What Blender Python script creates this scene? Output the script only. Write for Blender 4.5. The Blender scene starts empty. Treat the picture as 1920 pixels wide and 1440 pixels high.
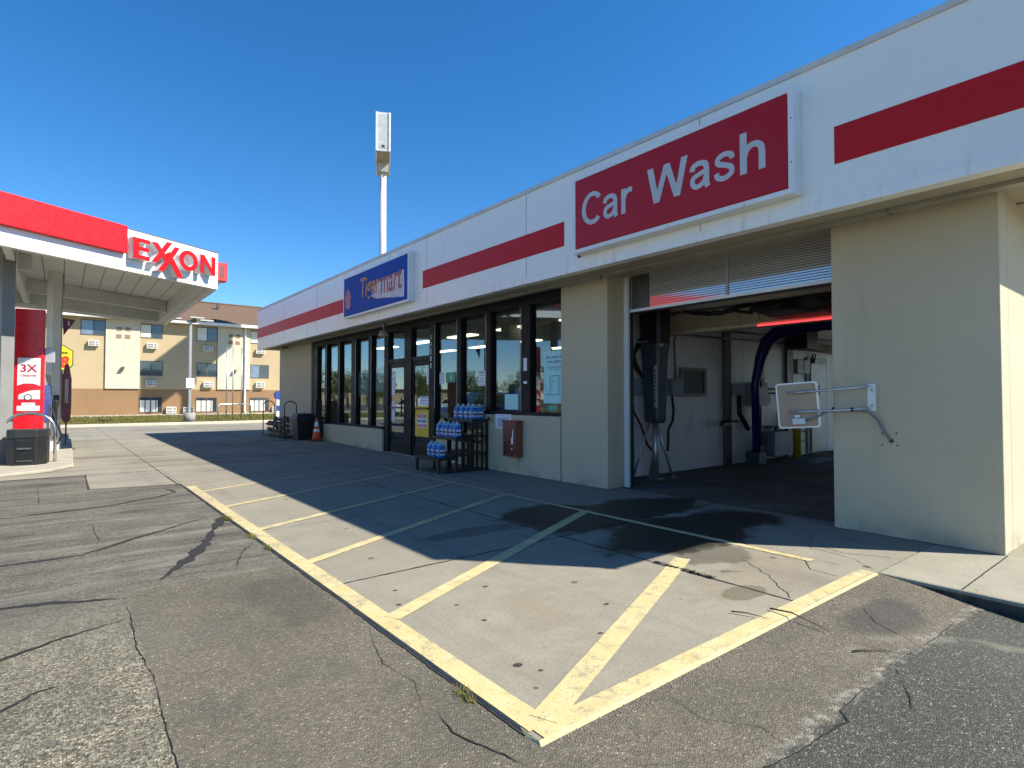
import bpy, math, random
from mathutils import Vector, Matrix
random.seed(7)
sc = bpy.context.scene
COL = sc.collection
R = math.radians

# ------------------------------------------------------------------ helpers
def nsock(n, name):
    return n.inputs[name]

class M:
    """small node-material builder"""
    def __init__(s, name):
        s.m = bpy.data.materials.new(name); s.m.use_nodes = True
        s.nt = s.m.node_tree; s.nt.nodes.clear()
        s.out = s.nt.nodes.new('ShaderNodeOutputMaterial')
        s.co = None
    def n(s, t, **kw):
        nd = s.nt.nodes.new(t)
        for k, v in kw.items():
            if k.startswith('i_'): nd.inputs[k[2:].replace('_', ' ')].default_value = v
            else: setattr(nd, k, v)
        return nd
    def l(s, a, b): s.nt.links.new(a, b)
    def coord(s):
        if s.co is None:
            s.co = s.n('ShaderNodeNewGeometry').outputs['Position']
        return s.co
    def ocoord(s):
        return s.n('ShaderNodeTexCoord').outputs['Object']
    def noise(s, scale, detail=4, rough=.55, co=None, dist=0):
        nd = s.n('ShaderNodeTexNoise'); nd.inputs['Scale'].default_value = scale
        nd.inputs['Detail'].default_value = detail; nd.inputs['Roughness'].default_value = rough
        nd.inputs['Distortion'].default_value = dist
        s.l(co or s.coord(), nd.inputs['Vector']); return nd.outputs['Fac']
    def ramp(s, fac, stops):
        nd = s.n('ShaderNodeValToRGB'); cr = nd.color_ramp
        while len(cr.elements) < len(stops): cr.elements.new(.5)
        for e, (p, c) in zip(cr.elements, stops):
            e.position = p; e.color = c if len(c) == 4 else (*c, 1)
        s.l(fac, nd.inputs['Fac']); return nd.outputs['Color']
    def gr(s, fac, a, b, va=0., vb=1.):
        nd = s.n('ShaderNodeMapRange'); nd.interpolation_type = 'SMOOTHSTEP'
        s.l(fac, nd.inputs['Value'])
        nd.inputs['From Min'].default_value = a; nd.inputs['From Max'].default_value = b
        nd.inputs['To Min'].default_value = va; nd.inputs['To Max'].default_value = vb
        return nd.outputs['Result']
    def math(s, op, a, b=None, c=None):
        nd = s.n('ShaderNodeMath', operation=op)
        for i, v in enumerate((a, b, c)):
            if v is None: continue
            if isinstance(v, (int, float)): nd.inputs[i].default_value = v
            else: s.l(v, nd.inputs[i])
        return nd.outputs[0]
    def mix(s, fac, a, b, mode='MIX'):
        nd = s.n('ShaderNodeMix', data_type='RGBA', blend_type=mode)
        for sock, v in ((nd.inputs[0], fac), (nd.inputs[6], a), (nd.inputs[7], b)):
            if isinstance(v, (int, float)): sock.default_value = v
            elif isinstance(v, tuple): sock.default_value = v if len(v) == 4 else (*v, 1)
            else: s.l(v, sock)
        return nd.outputs[2]
    def xyz(s, co=None):
        nd = s.n('ShaderNodeSeparateXYZ'); s.l(co or s.coord(), nd.inputs[0]); return nd.outputs
    def bsdf(s, color, rough=.6, metal=0., bump=None, bstr=.3, bdist=.01, spec=.5, **kw):
        b = s.n('ShaderNodeBsdfPrincipled')
        for sock, v in ((b.inputs['Base Color'], color), (b.inputs['Roughness'], rough), (b.inputs['Metallic'], metal)):
            if isinstance(v, (int, float)): sock.default_value = v
            elif isinstance(v, tuple): sock.default_value = v if len(v) == 4 else (*v, 1)
            else: s.l(v, sock)
        b.inputs['Specular IOR Level'].default_value = spec
        for k, v in kw.items():
            b.inputs[k.replace('_', ' ')].default_value = v
        if bump is not None:
            bp = s.n('ShaderNodeBump'); bp.inputs['Strength'].default_value = bstr
            bp.inputs['Distance'].default_value = bdist
            s.l(bump, bp.inputs['Height']); s.l(bp.outputs['Normal'], b.inputs['Normal'])
        s.l(b.outputs[0], s.out.inputs['Surface']); return b

def simple(name, col, rough=.5, metal=0., var=.12, vscale=3., bump=0., bscale=40., spec=.5, **kw):
    m = M(name)
    c = tuple(col)
    f = m.noise(vscale, 5)
    lo = tuple(max(0, x * (1 - var)) for x in c); hi = tuple(min(1, x * (1 + var)) for x in c)
    colr = m.ramp(f, [(.3, lo), (.7, hi)])
    rg = m.gr(m.noise(vscale * 3, 3), .3, .7, max(.02, rough - .06), min(1, rough + .06))
    b = m.noise(bscale, 4) if bump else None
    m.bsdf(colr, rg, metal, b, bump, .005, spec, **kw)
    return m.m

def emis(name, col, st):
    m = M(name); e = m.n('ShaderNodeEmission'); e.inputs[0].default_value = (*col, 1); e.inputs[1].default_value = st
    m.l(e.outputs[0], m.out.inputs['Surface']); return m.m

class MB:
    def __init__(s): s.v = []; s.f = []; s.sm = []
    def quad(s, *p):
        i = len(s.v); s.v += [tuple(q) for q in p]; s.f.append(tuple(range(i, i + len(p)))); s.sm.append(False); return s
    def box(s, x0, x1, y0, y1, z0, z1, fr=None):
        if x0 > x1: x0, x1 = x1, x0
        if y0 > y1: y0, y1 = y1, y0
        if z0 > z1: z0, z1 = z1, z0
        i = len(s.v)
        P = [(x0,y0,z0),(x1,y0,z0),(x1,y1,z0),(x0,y1,z0),(x0,y0,z1),(x1,y0,z1),(x1,y1,z1),(x0,y1,z1)]
        if fr: P = [tuple(fr(*p)) for p in P]
        s.v += P
        s.f += [tuple(i + k for k in q) for q in ((0,3,2,1),(4,5,6,7),(0,1,5,4),(1,2,6,5),(2,3,7,6),(3,0,4,7))]
        s.sm += [False] * 6
        return s
    def prism(s, pts, fr, h0, h1):
        """polygon pts (u,v) extruded from h0 to h1 through frame fr(u,v,w)"""
        i = len(s.v); n = len(pts)
        s.v += [tuple(fr(u, v, h0)) for u, v in pts] + [tuple(fr(u, v, h1)) for u, v in pts]
        s.f.append(tuple(i + k for k in reversed(range(n)))); s.f.append(tuple(i + n + k for k in range(n)))
        s.f += [(i + k, i + (k + 1) % n, i + n + (k + 1) % n, i + n + k) for k in range(n)]
        s.sm += [False] * (n + 2); return s
    def tube(s, pts, r, n=10, caps=True):
        pts = [Vector(p) for p in pts]
        rs = r if isinstance(r, (list, tuple)) else [r] * len(pts)
        i0 = len(s.v); up = None
        for k, p in enumerate(pts):
            d = (pts[min(k + 1, len(pts) - 1)] - pts[max(k - 1, 0)]).normalized()
            if up is None:
                a = Vector((0, 0, 1)) if abs(d.z) < .9 else Vector((1, 0, 0))
                up = (a - d * a.dot(d)).normalized()
            else:
                up = (up - d * up.dot(d)).normalized()
            sd = d.cross(up)
            for j in range(n):
                a = 2 * math.pi * j / n
                s.v.append(tuple(p + (up * math.cos(a) + sd * math.sin(a)) * rs[k]))
        for k in range(len(pts) - 1):
            for j in range(n):
                a = i0 + k * n + j; b = i0 + k * n + (j + 1) % n
                s.f.append((a, b, b + n, a + n)); s.sm.append(True)
        if caps:
            s.f.append(tuple(i0 + j for j in reversed(range(n)))); s.sm.append(False)
            e = i0 + (len(pts) - 1) * n
            s.f.append(tuple(e + j for j in range(n))); s.sm.append(False)
        return s
    def cyl(s, x, y, z0, z1, r, n=16, r2=None):
        return s.tube([(x, y, z0), (x, y, z1)], [r, r if r2 is None else r2], n)
    def lathe(s, x, y, prof, n=20):
        i0 = len(s.v)
        for r, z in prof:
            for j in range(n):
                a = 2 * math.pi * j / n; s.v.append((x + r * math.cos(a), y + r * math.sin(a), z))
        for k in range(len(prof) - 1):
            for j in range(n):
                a = i0 + k * n + j; b = i0 + k * n + (j + 1) % n
                s.f.append((a, b, b + n, a + n)); s.sm.append(True)
        s.f.append(tuple(i0 + j for j in reversed(range(n)))); s.sm.append(False)
        e = i0 + (len(prof) - 1) * n
        s.f.append(tuple(e + j for j in range(n))); s.sm.append(False)
        return s
    def build(s, name, mat, parent=None, bevel=0, seg=2):
        me = bpy.data.meshes.new(name); me.from_pydata(s.v, [], s.f)
        me.polygons.foreach_set('use_smooth', s.sm); me.update()
        me.materials.append(mat)
        o = bpy.data.objects.new(name, me); COL.objects.link(o)
        if bevel:
            md = o.modifiers.new('bevel', 'BEVEL'); md.width = bevel; md.segments = seg; md.limit_method = 'ANGLE'
            md.harden_normals = False
        if parent is not None:
            o.parent = parent
            o.matrix_parent_inverse = Matrix.Translation(-parent.location) if parent.type == 'EMPTY' and not any(parent.rotation_euler) else Matrix()
        return o

def tag(o, label, cat, group=None):
    o['label'] = label; o['category'] = cat
    if group: o['group'] = group
    return o
def struct(o): o['kind'] = 'structure'; return o
def stuff(o, label, cat): o['kind'] = 'stuff'; o['label'] = label; o['category'] = cat; return o
def thing(name, label, cat, loc=(0, 0, 0), group=None, rotz=0):
    o = bpy.data.objects.new(name, None); COL.objects.link(o); o.location = loc
    o.rotation_euler = (0, 0, rotz); o.empty_display_size = .2
    return tag(o, label, cat, group)

def copy_tree(o, parent=None):
    c = o.copy(); COL.objects.link(c)
    if parent is not None: c.parent = parent
    for ch in [x for x in o.children]: copy_tree(ch, c)
    return c

DG = None
def text(name, s, mat, parent, fr, u0, u1, v0, v1, d0=0., d1=.004, bold=0., shear=0., keep=False, spacing=1.):
    """writing fitted into u0..u1, v0..v1 on the frame fr(u,v,w)"""
    cu = bpy.data.curves.new(name, 'FONT'); cu.body = s; cu.offset = bold; cu.shear = shear
    cu.resolution_u = 4; cu.space_character = spacing; cu.align_x = 'CENTER'; cu.space_line = .95
    cu.extrude = .5; cu.fill_mode = 'BOTH'
    to = bpy.data.objects.new('tmp', cu); COL.objects.link(to)
    bpy.context.view_layer.update()
    dg = bpy.context.evaluated_depsgraph_get()
    me = bpy.data.meshes.new_from_object(to.evaluated_get(dg))
    bpy.data.objects.remove(to)
    xs = [v.co.x for v in me.vertices]; ys = [v.co.y for v in me.vertices]
    ax, bx, ay, by = min(xs), max(xs), min(ys), max(ys)
    su = (u1 - u0) / (bx - ax); sv = (v1 - v0) / (by - ay)
    for v in me.vertices:
        u = u0 + (v.co.x - ax) * su; w = v0 + (v.co.y - ay) * sv
        h = d0 if v.co.z < 0 else d1
        v.co = Vector(fr(u, w, h))
    me.materials.clear(); me.materials.append(mat); me.update()
    o = bpy.data.objects.new(name, me); COL.objects.link(o)
    if parent is not None:
        o.parent = parent
        o.matrix_parent_inverse = Matrix.Translation(-parent.location) if parent.type == 'EMPTY' else Matrix()
    return o

def frx(X):            # a wall facing -X : u runs along -Y (right as seen), v up, w out of the wall
    return lambda u, v, w: (X - w, -u, v)
def fry(Y):            # a wall facing -Y : u runs along +X
    return lambda u, v, w: (u, Y - w, v)
def frg(u, v, w): return (u, v, w)

# ------------------------------------------------------------------ materials
def mat_stucco(name, col):
    m = M(name); co = m.coord()
    big = m.noise(.7, 6, .6); fine = m.noise(60, 5, .65); mid = m.noise(7, 5, .6)
    c = m.ramp(big, [(.3, tuple(x * .93 for x in col)), (.7, tuple(min(1, x * 1.05) for x in col))])
    c = m.mix(m.gr(fine, .35, .7, 0, .22), c, tuple(x * .72 for x in col))
    z = m.xyz()[2]
    mp = m.n('ShaderNodeMapping'); m.l(co, mp.inputs[0]); mp.inputs['Scale'].default_value = (2.5, 2.5, .22)
    c = m.mix(m.gr(m.noise(2.2, 6, .65, mp.outputs[0]), .52, .78, 0, .20), c, tuple(x * .55 for x in col))
    c = m.mix(m.gr(m.noise(.9, 3, .5), .55, .62, 0, .10), c, tuple(min(1, x * 1.25) for x in col))
    st = m.math('MULTIPLY', m.gr(z, .25, 0., 0, .35), m.gr(m.noise(3.5, 5), .4, .65))
    c = m.mix(st, c, (.13, .12, .10))
    m.bsdf(c, .92, 0, m.math('ADD', fine, m.math('MULTIPLY', mid, .5)), .55, .006, .2)
    return m.m
STUCCO = mat_stucco('stucco_tan', (.515, .452, .325))
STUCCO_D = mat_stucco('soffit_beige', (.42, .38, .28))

def mat_panel():
    m = M('fascia_white'); co = m.coord()
    mp = m.n('ShaderNodeMapping'); m.l(co, mp.inputs[0]); mp.inputs['Scale'].default_value = (1, 1.5, .25)
    streak = m.noise(3, 5, .6, mp.outputs[0])
    c = m.ramp(m.noise(1.2, 5), [(.3, (.80, .815, .78)), (.7, (.83, .84, .80))])
    c = m.mix(m.gr(streak, .62, .85, 0, .07), c, (.45, .42, .37))
    X_, Y_, Z_ = m.xyz()
    below = m.math('MULTIPLY', m.gr(Z_, 3.33, 3.58, .9, .35), m.math('LESS_THAN', Z_, 3.56))
    mp2 = m.n('ShaderNodeMapping'); m.l(co, mp2.inputs[0]); mp2.inputs['Scale'].default_value = (1, 5, .5)
    c = m.mix(m.math('MULTIPLY', below, m.gr(m.noise(2.2, 5, .65, mp2.outputs[0]), .52, .75, 0, .45)), c, (.40, .34, .24))
    m.bsdf(c, m.gr(m.noise(2, 2), .3, .7, .27, .31), 0, None, 0, 0, .4)
    return m.m
FASCIA = mat_panel()
WHITE = simple('white_paint', (.80, .80, .78), .4, var=.05)
WHITE_G = simple('white_aluminium', (.74, .76, .78), .35, var=.06)
RED = simple('stripe_red', (.50, .006, .010), .45, var=.05, spec=.25)
REDC = simple('canopy_red', (.60, .004, .012), .45, var=.02, spec=.3)
CW_RED = simple('sign_red', (.42, .006, .014), .32, var=.03, vscale=.7, spec=.3)
CW_WHITE = simple('letter_grey_white', (.50, .51, .53), .3, var=.04)
BLACKF = simple('black_frame', (.006, .005, .006), .5, var=.2, vscale=1, spec=.22)
DARK = simple('black_plastic', (.012, .012, .013), .45, var=.3)
RUBBER = simple('black_rubber', (.01, .01, .011), .7, var=.3)
DGREY = simple('dark_grey', (.06, .06, .065), .6, var=.2)
GREYM = simple('grey_metal', (.35, .36, .37), .4, metal=.7, var=.1)
GALV = simple('galvanised_steel', (.50, .53, .56), .38, metal=.85, var=.2, vscale=14)
STEEL = simple('stainless_steel', (.62, .62, .62), .22, metal=1, var=.05)
GREYP = simple('grey_paint_steel', (.30, .31, .31), .5, var=.1)
CANW = simple('canopy_white', (.80, .80, .78), .45, var=.05)
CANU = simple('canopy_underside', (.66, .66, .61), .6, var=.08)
def mat_deck():
    m = M('canopy_deck'); x = m.xyz()
    c = m.ramp(m.noise(1.5, 4), [(.3, (.66, .66, .60)), (.7, (.74, .73, .66))])
    fr_ = m.math('FRACT', m.math('MULTIPLY', x[0], 1 / .42))
    line = m.math('LESS_THAN', fr_, .05)
    c = m.mix(line, c, (.16, .15, .13))
    m.bsdf(c, .6); return m.m
DECK = mat_deck()
TANH = simple('hotel_tan', (.40, .315, .19), .9, var=.05, vscale=.6, bump=.2)
BROWNH = simple('hotel_brown', (.235, .142, .070), .9, var=.06, vscale=.6, bump=.2)
CREAMH = simple('hotel_cream', (.50, .46, .36), .9, var=.04, vscale=.6, bump=.2)
SQB = simple('hotel_square_brown', (.24, .16, .10), .8)
def mat_shingle():
    m = M('roof_shingle'); x = m.xyz()
    b = m.n('ShaderNodeTexBrick'); mp = m.n('ShaderNodeMapping'); m.l(m.coord(), mp.inputs[0])
    m.l(mp.outputs[0], b.inputs['Vector']); b.inputs['Scale'].default_value = 4.
    b.inputs['Color1'].default_value = (.17, .12, .085, 1); b.inputs['Color2'].default_value = (.10, .07, .055, 1)
    b.inputs['Mortar'].default_value = (.05, .035, .03, 1); b.inputs['Mortar Size'].default_value = .012
    c = m.mix(m.gr(m.noise(9, 5), .35, .65, 0, .6), b.outputs[0], (.16, .11, .08))
    m.bsdf(c, .95, 0, m.noise(20, 3), .3, .02, .1); return m.m
SHING = mat_shingle()
GUT = simple('gutter_white', (.70, .68, .63), .5)
CURT = simple('curtain', (.62, .62, .55), .9, var=.05)
ACW = simple('ac_unit_white', (.68, .66, .60), .6)
ORANGE = simple('cone_orange', (.75, .10, .02), .5, var=.12)
BLUEJ = M('jug_blue'); 
def mat_jug():
    m = BLUEJ; oc = m.ocoord(); z = m.xyz(oc)[2]
    lev = m.math('GREATER_THAN', z, .232)
    c = m.mix(lev, (.004, .15, .46), (.28, .46, .60))
    b = m.bsdf(c, .22, 0, None, 0, 0, .5)
    b.inputs['Subsurface Weight'].default_value = .0
    return m.m
BLUEJ = mat_jug()
LABELW = simple('label_white', (.72, .70, .72), .5, var=.05)
LABELR = simple('label_red', (.55, .03, .04), .5)
PAPER = simple('paper_white', (.74, .75, .80), .6, var=.04)
PAPERB = simple('paper_pale_blue', (.42, .74, .76), .6, var=.04)
INK = simple('ink_dark', (.03, .035, .06), .6)
INKB = simple('ink_blue', (.04, .08, .25), .6)
YEL = simple('poster_yellow', (.78, .48, .02), .5, var=.04)
YBOLL = simple('bollard_yellow', (.62, .38, .01), .5, var=.15)
SIGNY = simple('motel_yellow', (.85, .62, .02), .4, var=.03)
GREEN = simple('sign_green', (.01, .25, .11), .4)
BLUEARM = simple('arm_blue', (.008, .012, .13), .3, var=.1)
BLUEB = simple('blue_paint', (.03, .07, .30), .4)
BOXG = simple('box_blue_grey', (.20, .25, .30), .5, var=.1)
def mat_rust():
    m = M('rusty_red_cabinet'); f = m.noise(6, 6, .7)
    c = m.ramp(f, [(.35, (.20, .040, .022)), (.55, (.20, .058, .028)), (.72, (.12, .055, .032))])
    m.bsdf(c, .55, 0, m.noise(50, 4), .2, .003); return m.m
RUST = mat_rust()
MAROON = simple('maroon_front', (.11, .02, .022), .3)
LOG = simple('log_bark', (.12, .075, .05), .9, var=.5, vscale=20, bump=.6)
LOGE = simple('log_wood', (.42, .30, .19), .9, var=.3, vscale=20)
WRAP = simple('bundle_wrap', (.12, .11, .11), .25, var=.3, vscale=12)
SIGNBACK = simple('panel_back_brown', (.36, .27, .19), .75, var=.1)
CONDUIT = simple('conduit_grey', (.16, .17, .18), .5)
def mat_bay():
    m = M('bay_wall_panel')
    x = m.xyz(); c = m.ramp(m.noise(1.1, 6), [(.3, (.70, .71, .73)), (.7, (.78, .79, .80))])
    mp = m.n('ShaderNodeMapping'); m.l(m.coord(), mp.inputs[0]); mp.inputs['Scale'].default_value = (2, 2, .3)
    c = m.mix(m.gr(m.noise(3, 5, .6, mp.outputs[0]), .5, .75, 0, .35), c, (.2, .2, .2))
    m.bsdf(c, .45); return m.m
BAYW = mat_bay()
BAYBEAM = simple('bay_beam_beige', (.60, .56, .42), .7, var=.12)
BAYCEIL = simple('bay_ceiling', (.40, .38, .32), .8, var=.2)

def mat_glass(name, tint, f0):
    m = M(name)
    fr_ = m.n('ShaderNodeFresnel'); bf = m.n('ShaderNodeNewGeometry').outputs['Backfacing']
    m.l(m.math('ADD', f0, m.math('MULTIPLY', bf, 1 / f0 - f0)), fr_.inputs[0])
    g = m.n('ShaderNodeBsdfGlossy'); g.inputs['Roughness'].default_value = .0; g.inputs['Color'].default_value = (.82, .92, 1, 1)
    t = m.n('ShaderNodeBsdfTransparent'); t.inputs[0].default_value = (*tint, 1)
    bp = m.n('ShaderNodeBump'); bp.inputs['Strength'].default_value = .06; bp.inputs['Distance'].default_value = .01
    m.l(m.noise(1.3, 1), bp.inputs['Height']); m.l(bp.outputs[0], g.inputs['Normal'])
    mx = m.n('ShaderNodeMixShader'); m.l(fr_.outputs[0], mx.inputs[0]); m.l(t.outputs[0], mx.inputs[1]); m.l(g.outputs[0], mx.inputs[2])
    m.l(mx.outputs[0], m.out.inputs['Surface']); return m.m
GLASS = mat_glass('shop_glass', (.74, .80, .79), 1.80)
GLASSH = simple('hotel_glass', (.03, .04, .05), .05, var=.2, spec=1.0)
GLASSH2 = simple('hotel_glass_pale', (.13, .19, .25), .08, var=.2, spec=1.0)
def mat_poly():
    m = M('polycarbonate_door'); x = m.xyz()
    g = m.n('ShaderNodeBsdfGlossy'); g.inputs['Roughness'].default_value = .06; g.inputs[0].default_value = (.85, .85, .9, 1)
    t = m.n('ShaderNodeBsdfTransparent'); t.inputs[0].default_value = (.45, .45, .43, 1)
    d = m.n('ShaderNodeBsdfDiffuse'); d.inputs[0].default_value = (.75, .74, .74, 1)
    w = m.math('SINE', m.math('MULTIPLY', x[2], 2 * math.pi / .034))
    bp = m.n('ShaderNodeBump'); bp.inputs['Strength'].default_value = .5; bp.inputs['Distance'].default_value = .002
    mx = m.n('ShaderNodeMixShader'); mx.inputs[0].default_value = .6; m.l(t.outputs[0], mx.inputs[1]); m.l(d.outputs[0], mx.inputs[2])
    mx2 = m.n('ShaderNodeMixShader')
    m.l(m.math('GREATER_THAN', w, -.35), mx2.inputs[0])
    mx3 = m.n('ShaderNodeMixShader'); mx3.inputs[0].default_value = .34
    m.l(mx.outputs[0], mx3.inputs[1]); m.l(g.outputs[0], mx3.inputs[2])
    dk = m.n('ShaderNodeBsdfDiffuse'); dk.inputs[0].default_value = (.14, .14, .14, 1)
    m.l(dk.outputs[0], mx2.inputs[1]); m.l(mx3.outputs[0], mx2.inputs[2])
    m.l(mx2.outputs[0], m.out.inputs['Surface']); return m.m
POLY = mat_poly()

# ---- ground materials
def mat_asphalt():
    m = M('aged_asphalt'); co = m.coord(); X, Y, Z = m.xyz()
    wob = m.math('SUBTRACT', m.noise(7, 5, .65), .5)
    wob2 = m.math('SUBTRACT', m.noise(1.3, 5, .65), .5)
    vo = m.n('ShaderNodeTexVoronoi', voronoi_dimensions='2D'); m.l(co, vo.inputs['Vector']); vo.inputs['Scale'].default_value = 132
    cell = m.n('ShaderNodeSeparateXYZ'); m.l(vo.outputs['Color'], cell.inputs[0])
    cv = cell.outputs[0]; cv2 = cell.outputs[1]
    vo2 = m.n('ShaderNodeTexVoronoi', voronoi_dimensions='2D'); m.l(co, vo2.inputs['Vector']); vo2.inputs['Scale'].default_value = 84
    c2 = m.n('ShaderNodeSeparateXYZ'); m.l(vo2.outputs['Color'], c2.inputs[0])
    # older matrix (far part)
    old = m.ramp(cv, [(0., (.058, .056, .046)), (.45, (.108, .103, .083)), (.8, (.165, .156, .122)), (1., (.27, .255, .20))])
    old = m.mix(m.gr(m.noise(14, 6, .75), .5, .64, 0, .45), old, (.20, .19, .15))
    coarse = m.ramp(c2.outputs[0], [(0., (.055, .05, .036)), (.22, (.155, .142, .10)), (.7, (.28, .258, .185)), (1., (.44, .41, .30))])
    coarse = m.mix(m.gr(vo2.outputs['Distance'], .38, .66, 0, .75), coarse, (.06, .055, .042))
    coarse = m.mix(m.gr(m.noise(16, 6, .75), .48, .62, 0, .6), coarse, (.10, .092, .070))
    coarse = m.mix(m.gr(m.noise(4, 5, .7), .50, .68, 0, .4), coarse, (.12, .11, .085))
    patch = m.ramp(cv, [(0., (.080, .072, .052)), (.3, (.120, .108, .079)), (.85, (.160, .144, .106)), (.96, (.21, .19, .145)), (1., (.38, .35, .27))])
    patch = m.mix(m.gr(m.noise(55, 4, .7), .55, .68, 0, .5), patch, (.055, .05, .04))
    patch = m.mix(m.gr(m.noise(9, 6, .7), .5, .68, 0, .35), patch, (.19, .172, .13))
    dark = m.ramp(cv, [(0., (.034, .036, .031)), (.55, (.062, .066, .057)), (.88, (.098, .102, .087)), (.96, (.17, .17, .14)), (1., (.32, .32, .26))])
    blot = m.noise(1.6, 7, .7); blot2 = m.noise(.35, 5, .6)
    # left coarse / old mix gets coarser toward the camera
    cf = m.gr(m.math('ADD', Y, m.math('MULTIPLY', wob2, 2.2)), 5.6, 3.4)
    base = m.mix(cf, old, coarse)
    # worn pale streaks running along X on the old part
    mp = m.n('ShaderNodeMapping'); m.l(co, mp.inputs[0]); mp.inputs['Rotation'].default_value = (0, 0, R(12)); mp.inputs['Scale'].default_value = (.35, 2.2, 1)
    st = m.noise(1.5, 6, .7, mp.outputs[0])
    base = m.mix(m.math('MULTIPLY', m.gr(st, .50, .64, 0, .55), m.gr(Y, 4.5, 5.5)), base, (.25, .235, .19))
    base = m.mix(m.math('MULTIPLY', m.gr(st, .48, .38, 0, .55), m.gr(Y, 4.5, 5.5)), base, (.045, .045, .042))
    # smooth brown repair patch in the middle
    pm = m.math('MULTIPLY', m.gr(m.math('ADD', X, m.math('MULTIPLY', wob, .10)), .375, .395),
                m.gr(m.math('ADD', Y, m.math('ADD', m.math('MULTIPLY', wob, .14), m.math('MULTIPLY', X, .13))), 5.26, 5.20))
    base = m.mix(pm, base, patch)
    # dark blue-grey lane on the right front
    dm = m.gr(m.math('ADD', Y, m.math('ADD', m.math('MULTIPLY', wob, .16), m.math('MULTIPLY', wob2, .12))), 1.17, 1.12)
    dm = m.math('MULTIPLY', dm, m.gr(m.math('ADD', X, m.math('MULTIPLY', wob2, .6)), 1.7, 2.2))
    base = m.mix(dm, base, dark)
    # ragged crumbs along the seam
    seam = m.math('MULTIPLY', m.gr(m.math('ABSOLUTE', m.math('SUBTRACT', m.math('ADD', Y, m.math('MULTIPLY', wob, .2)), 1.17)), .05, .0), m.gr(X, 2.0, 2.6))
    base = m.mix(m.math('MULTIPLY', seam, m.gr(m.noise(22, 4), .45, .6)), base, (.26, .25, .22))
    # oily dark spill near the slab end
    sx = m.math('DIVIDE', m.math('SUBTRACT', X, 4.35), .55); sy = m.math('DIVIDE', m.math('SUBTRACT', Y, 1.45), .25)
    d = m.math('SQRT', m.math('ADD', m.math('MULTIPLY', sx, sx), m.math('MULTIPLY', sy, sy)))
    base = m.mix(m.gr(m.math('ADD', d, m.math('MULTIPLY', wob2, 1.2)), 1.0, .6, 0, .6), base, (.035, .036, .04))
    sx = m.math('DIVIDE', m.math('SUBTRACT', X, 1.35), .35); sy = m.math('DIVIDE', m.math('SUBTRACT', Y, 4.3), .7)
    d = m.math('SQRT', m.math('ADD', m.math('MULTIPLY', sx, sx), m.math('MULTIPLY', sy, sy)))
    base = m.mix(m.gr(m.math('ADD', d, m.math('MULTIPLY', wob2, 1.8)), 1.0, .5, 0, .4), base, (.045, .04, .035))
    base = m.mix(m.gr(blot, .35, .6, .32, 0), base, (.05, .048, .045))
    base = m.mix(m.gr(blot2, .5, .75, 0, .22), base, (.24, .23, .20))
    mp3 = m.n('ShaderNodeMapping'); m.l(co, mp3.inputs[0]); mp3.inputs['Scale'].default_value = (3., .5, 1)
    base = m.mix(m.gr(m.noise(1.1, 5, .6, mp3.outputs[0]), .55, .7, 0, .22), base, (.04, .04, .04))
    dx_ = m.math('SUBTRACT', X, 3.6); dy_ = m.math('SUBTRACT', Y, .2)
    rad_ = m.math('SQRT', m.math('ADD', m.math('MULTIPLY', dx_, dx_), m.math('MULTIPLY', dy_, dy_)))
    arc = m.math('MULTIPLY', m.gr(m.math('ABSOLUTE', m.math('SUBTRACT', m.math('ADD', rad_, m.math('MULTIPLY', wob2, .1)), 1.15)), .10, .02), m.gr(m.noise(5, 5), .42, .6))
    base = m.mix(m.math('MULTIPLY', m.math('MULTIPLY', arc, .45), m.gr(X, 3.2, 3.9)), base, (.23, .215, .17))
    vc = m.n('ShaderNodeTexVoronoi', feature='DISTANCE_TO_EDGE'); vc.inputs['Scale'].default_value = .9
    dv_ = m.n('ShaderNodeVectorMath', operation='ADD'); m.l(co, dv_.inputs[0])
    nz = m.n('ShaderNodeTexNoise'); m.l(co, nz.inputs['Vector']); nz.inputs['Scale'].default_value = 3; nz.inputs['Detail'].default_value = 6
    m.l(nz.outputs['Color'], dv_.inputs[1]); m.l(dv_.outputs[0], vc.inputs['Vector'])
    hair = m.math('MULTIPLY', m.gr(vc.outputs['Distance'], .006, .0), m.gr(m.noise(.6, 3), .50, .60))
    base = m.mix(m.math('MULTIPLY', hair, .8), base, (.02, .02, .02))
    h = m.math('SUBTRACT', m.math('ADD', m.math('MULTIPLY', cv2, .5), m.math('MULTIPLY', m.noise(70, 4), .5)), vo.outputs['Distance'])
    m.bsdf(base, m.gr(cv2, 0, 1, .72, .95), 0, h, .75, .006, .28)
    return m.m
ASPH = mat_asphalt()

def blob(m, X, Y, cx, cy, rx, ry, wob, amt, a=1., b=.7):
    sx = m.math('DIVIDE', m.math('SUBTRACT', X, cx), rx); sy = m.math('DIVIDE', m.math('SUBTRACT', Y, cy), ry)
    d = m.math('SQRT', m.math('ADD', m.math('MULTIPLY', sx, sx), m.math('MULTIPLY', sy, sy)))
    return m.gr(m.math('ADD', d, m.math('MULTIPLY', wob, amt)), a, b)

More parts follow.
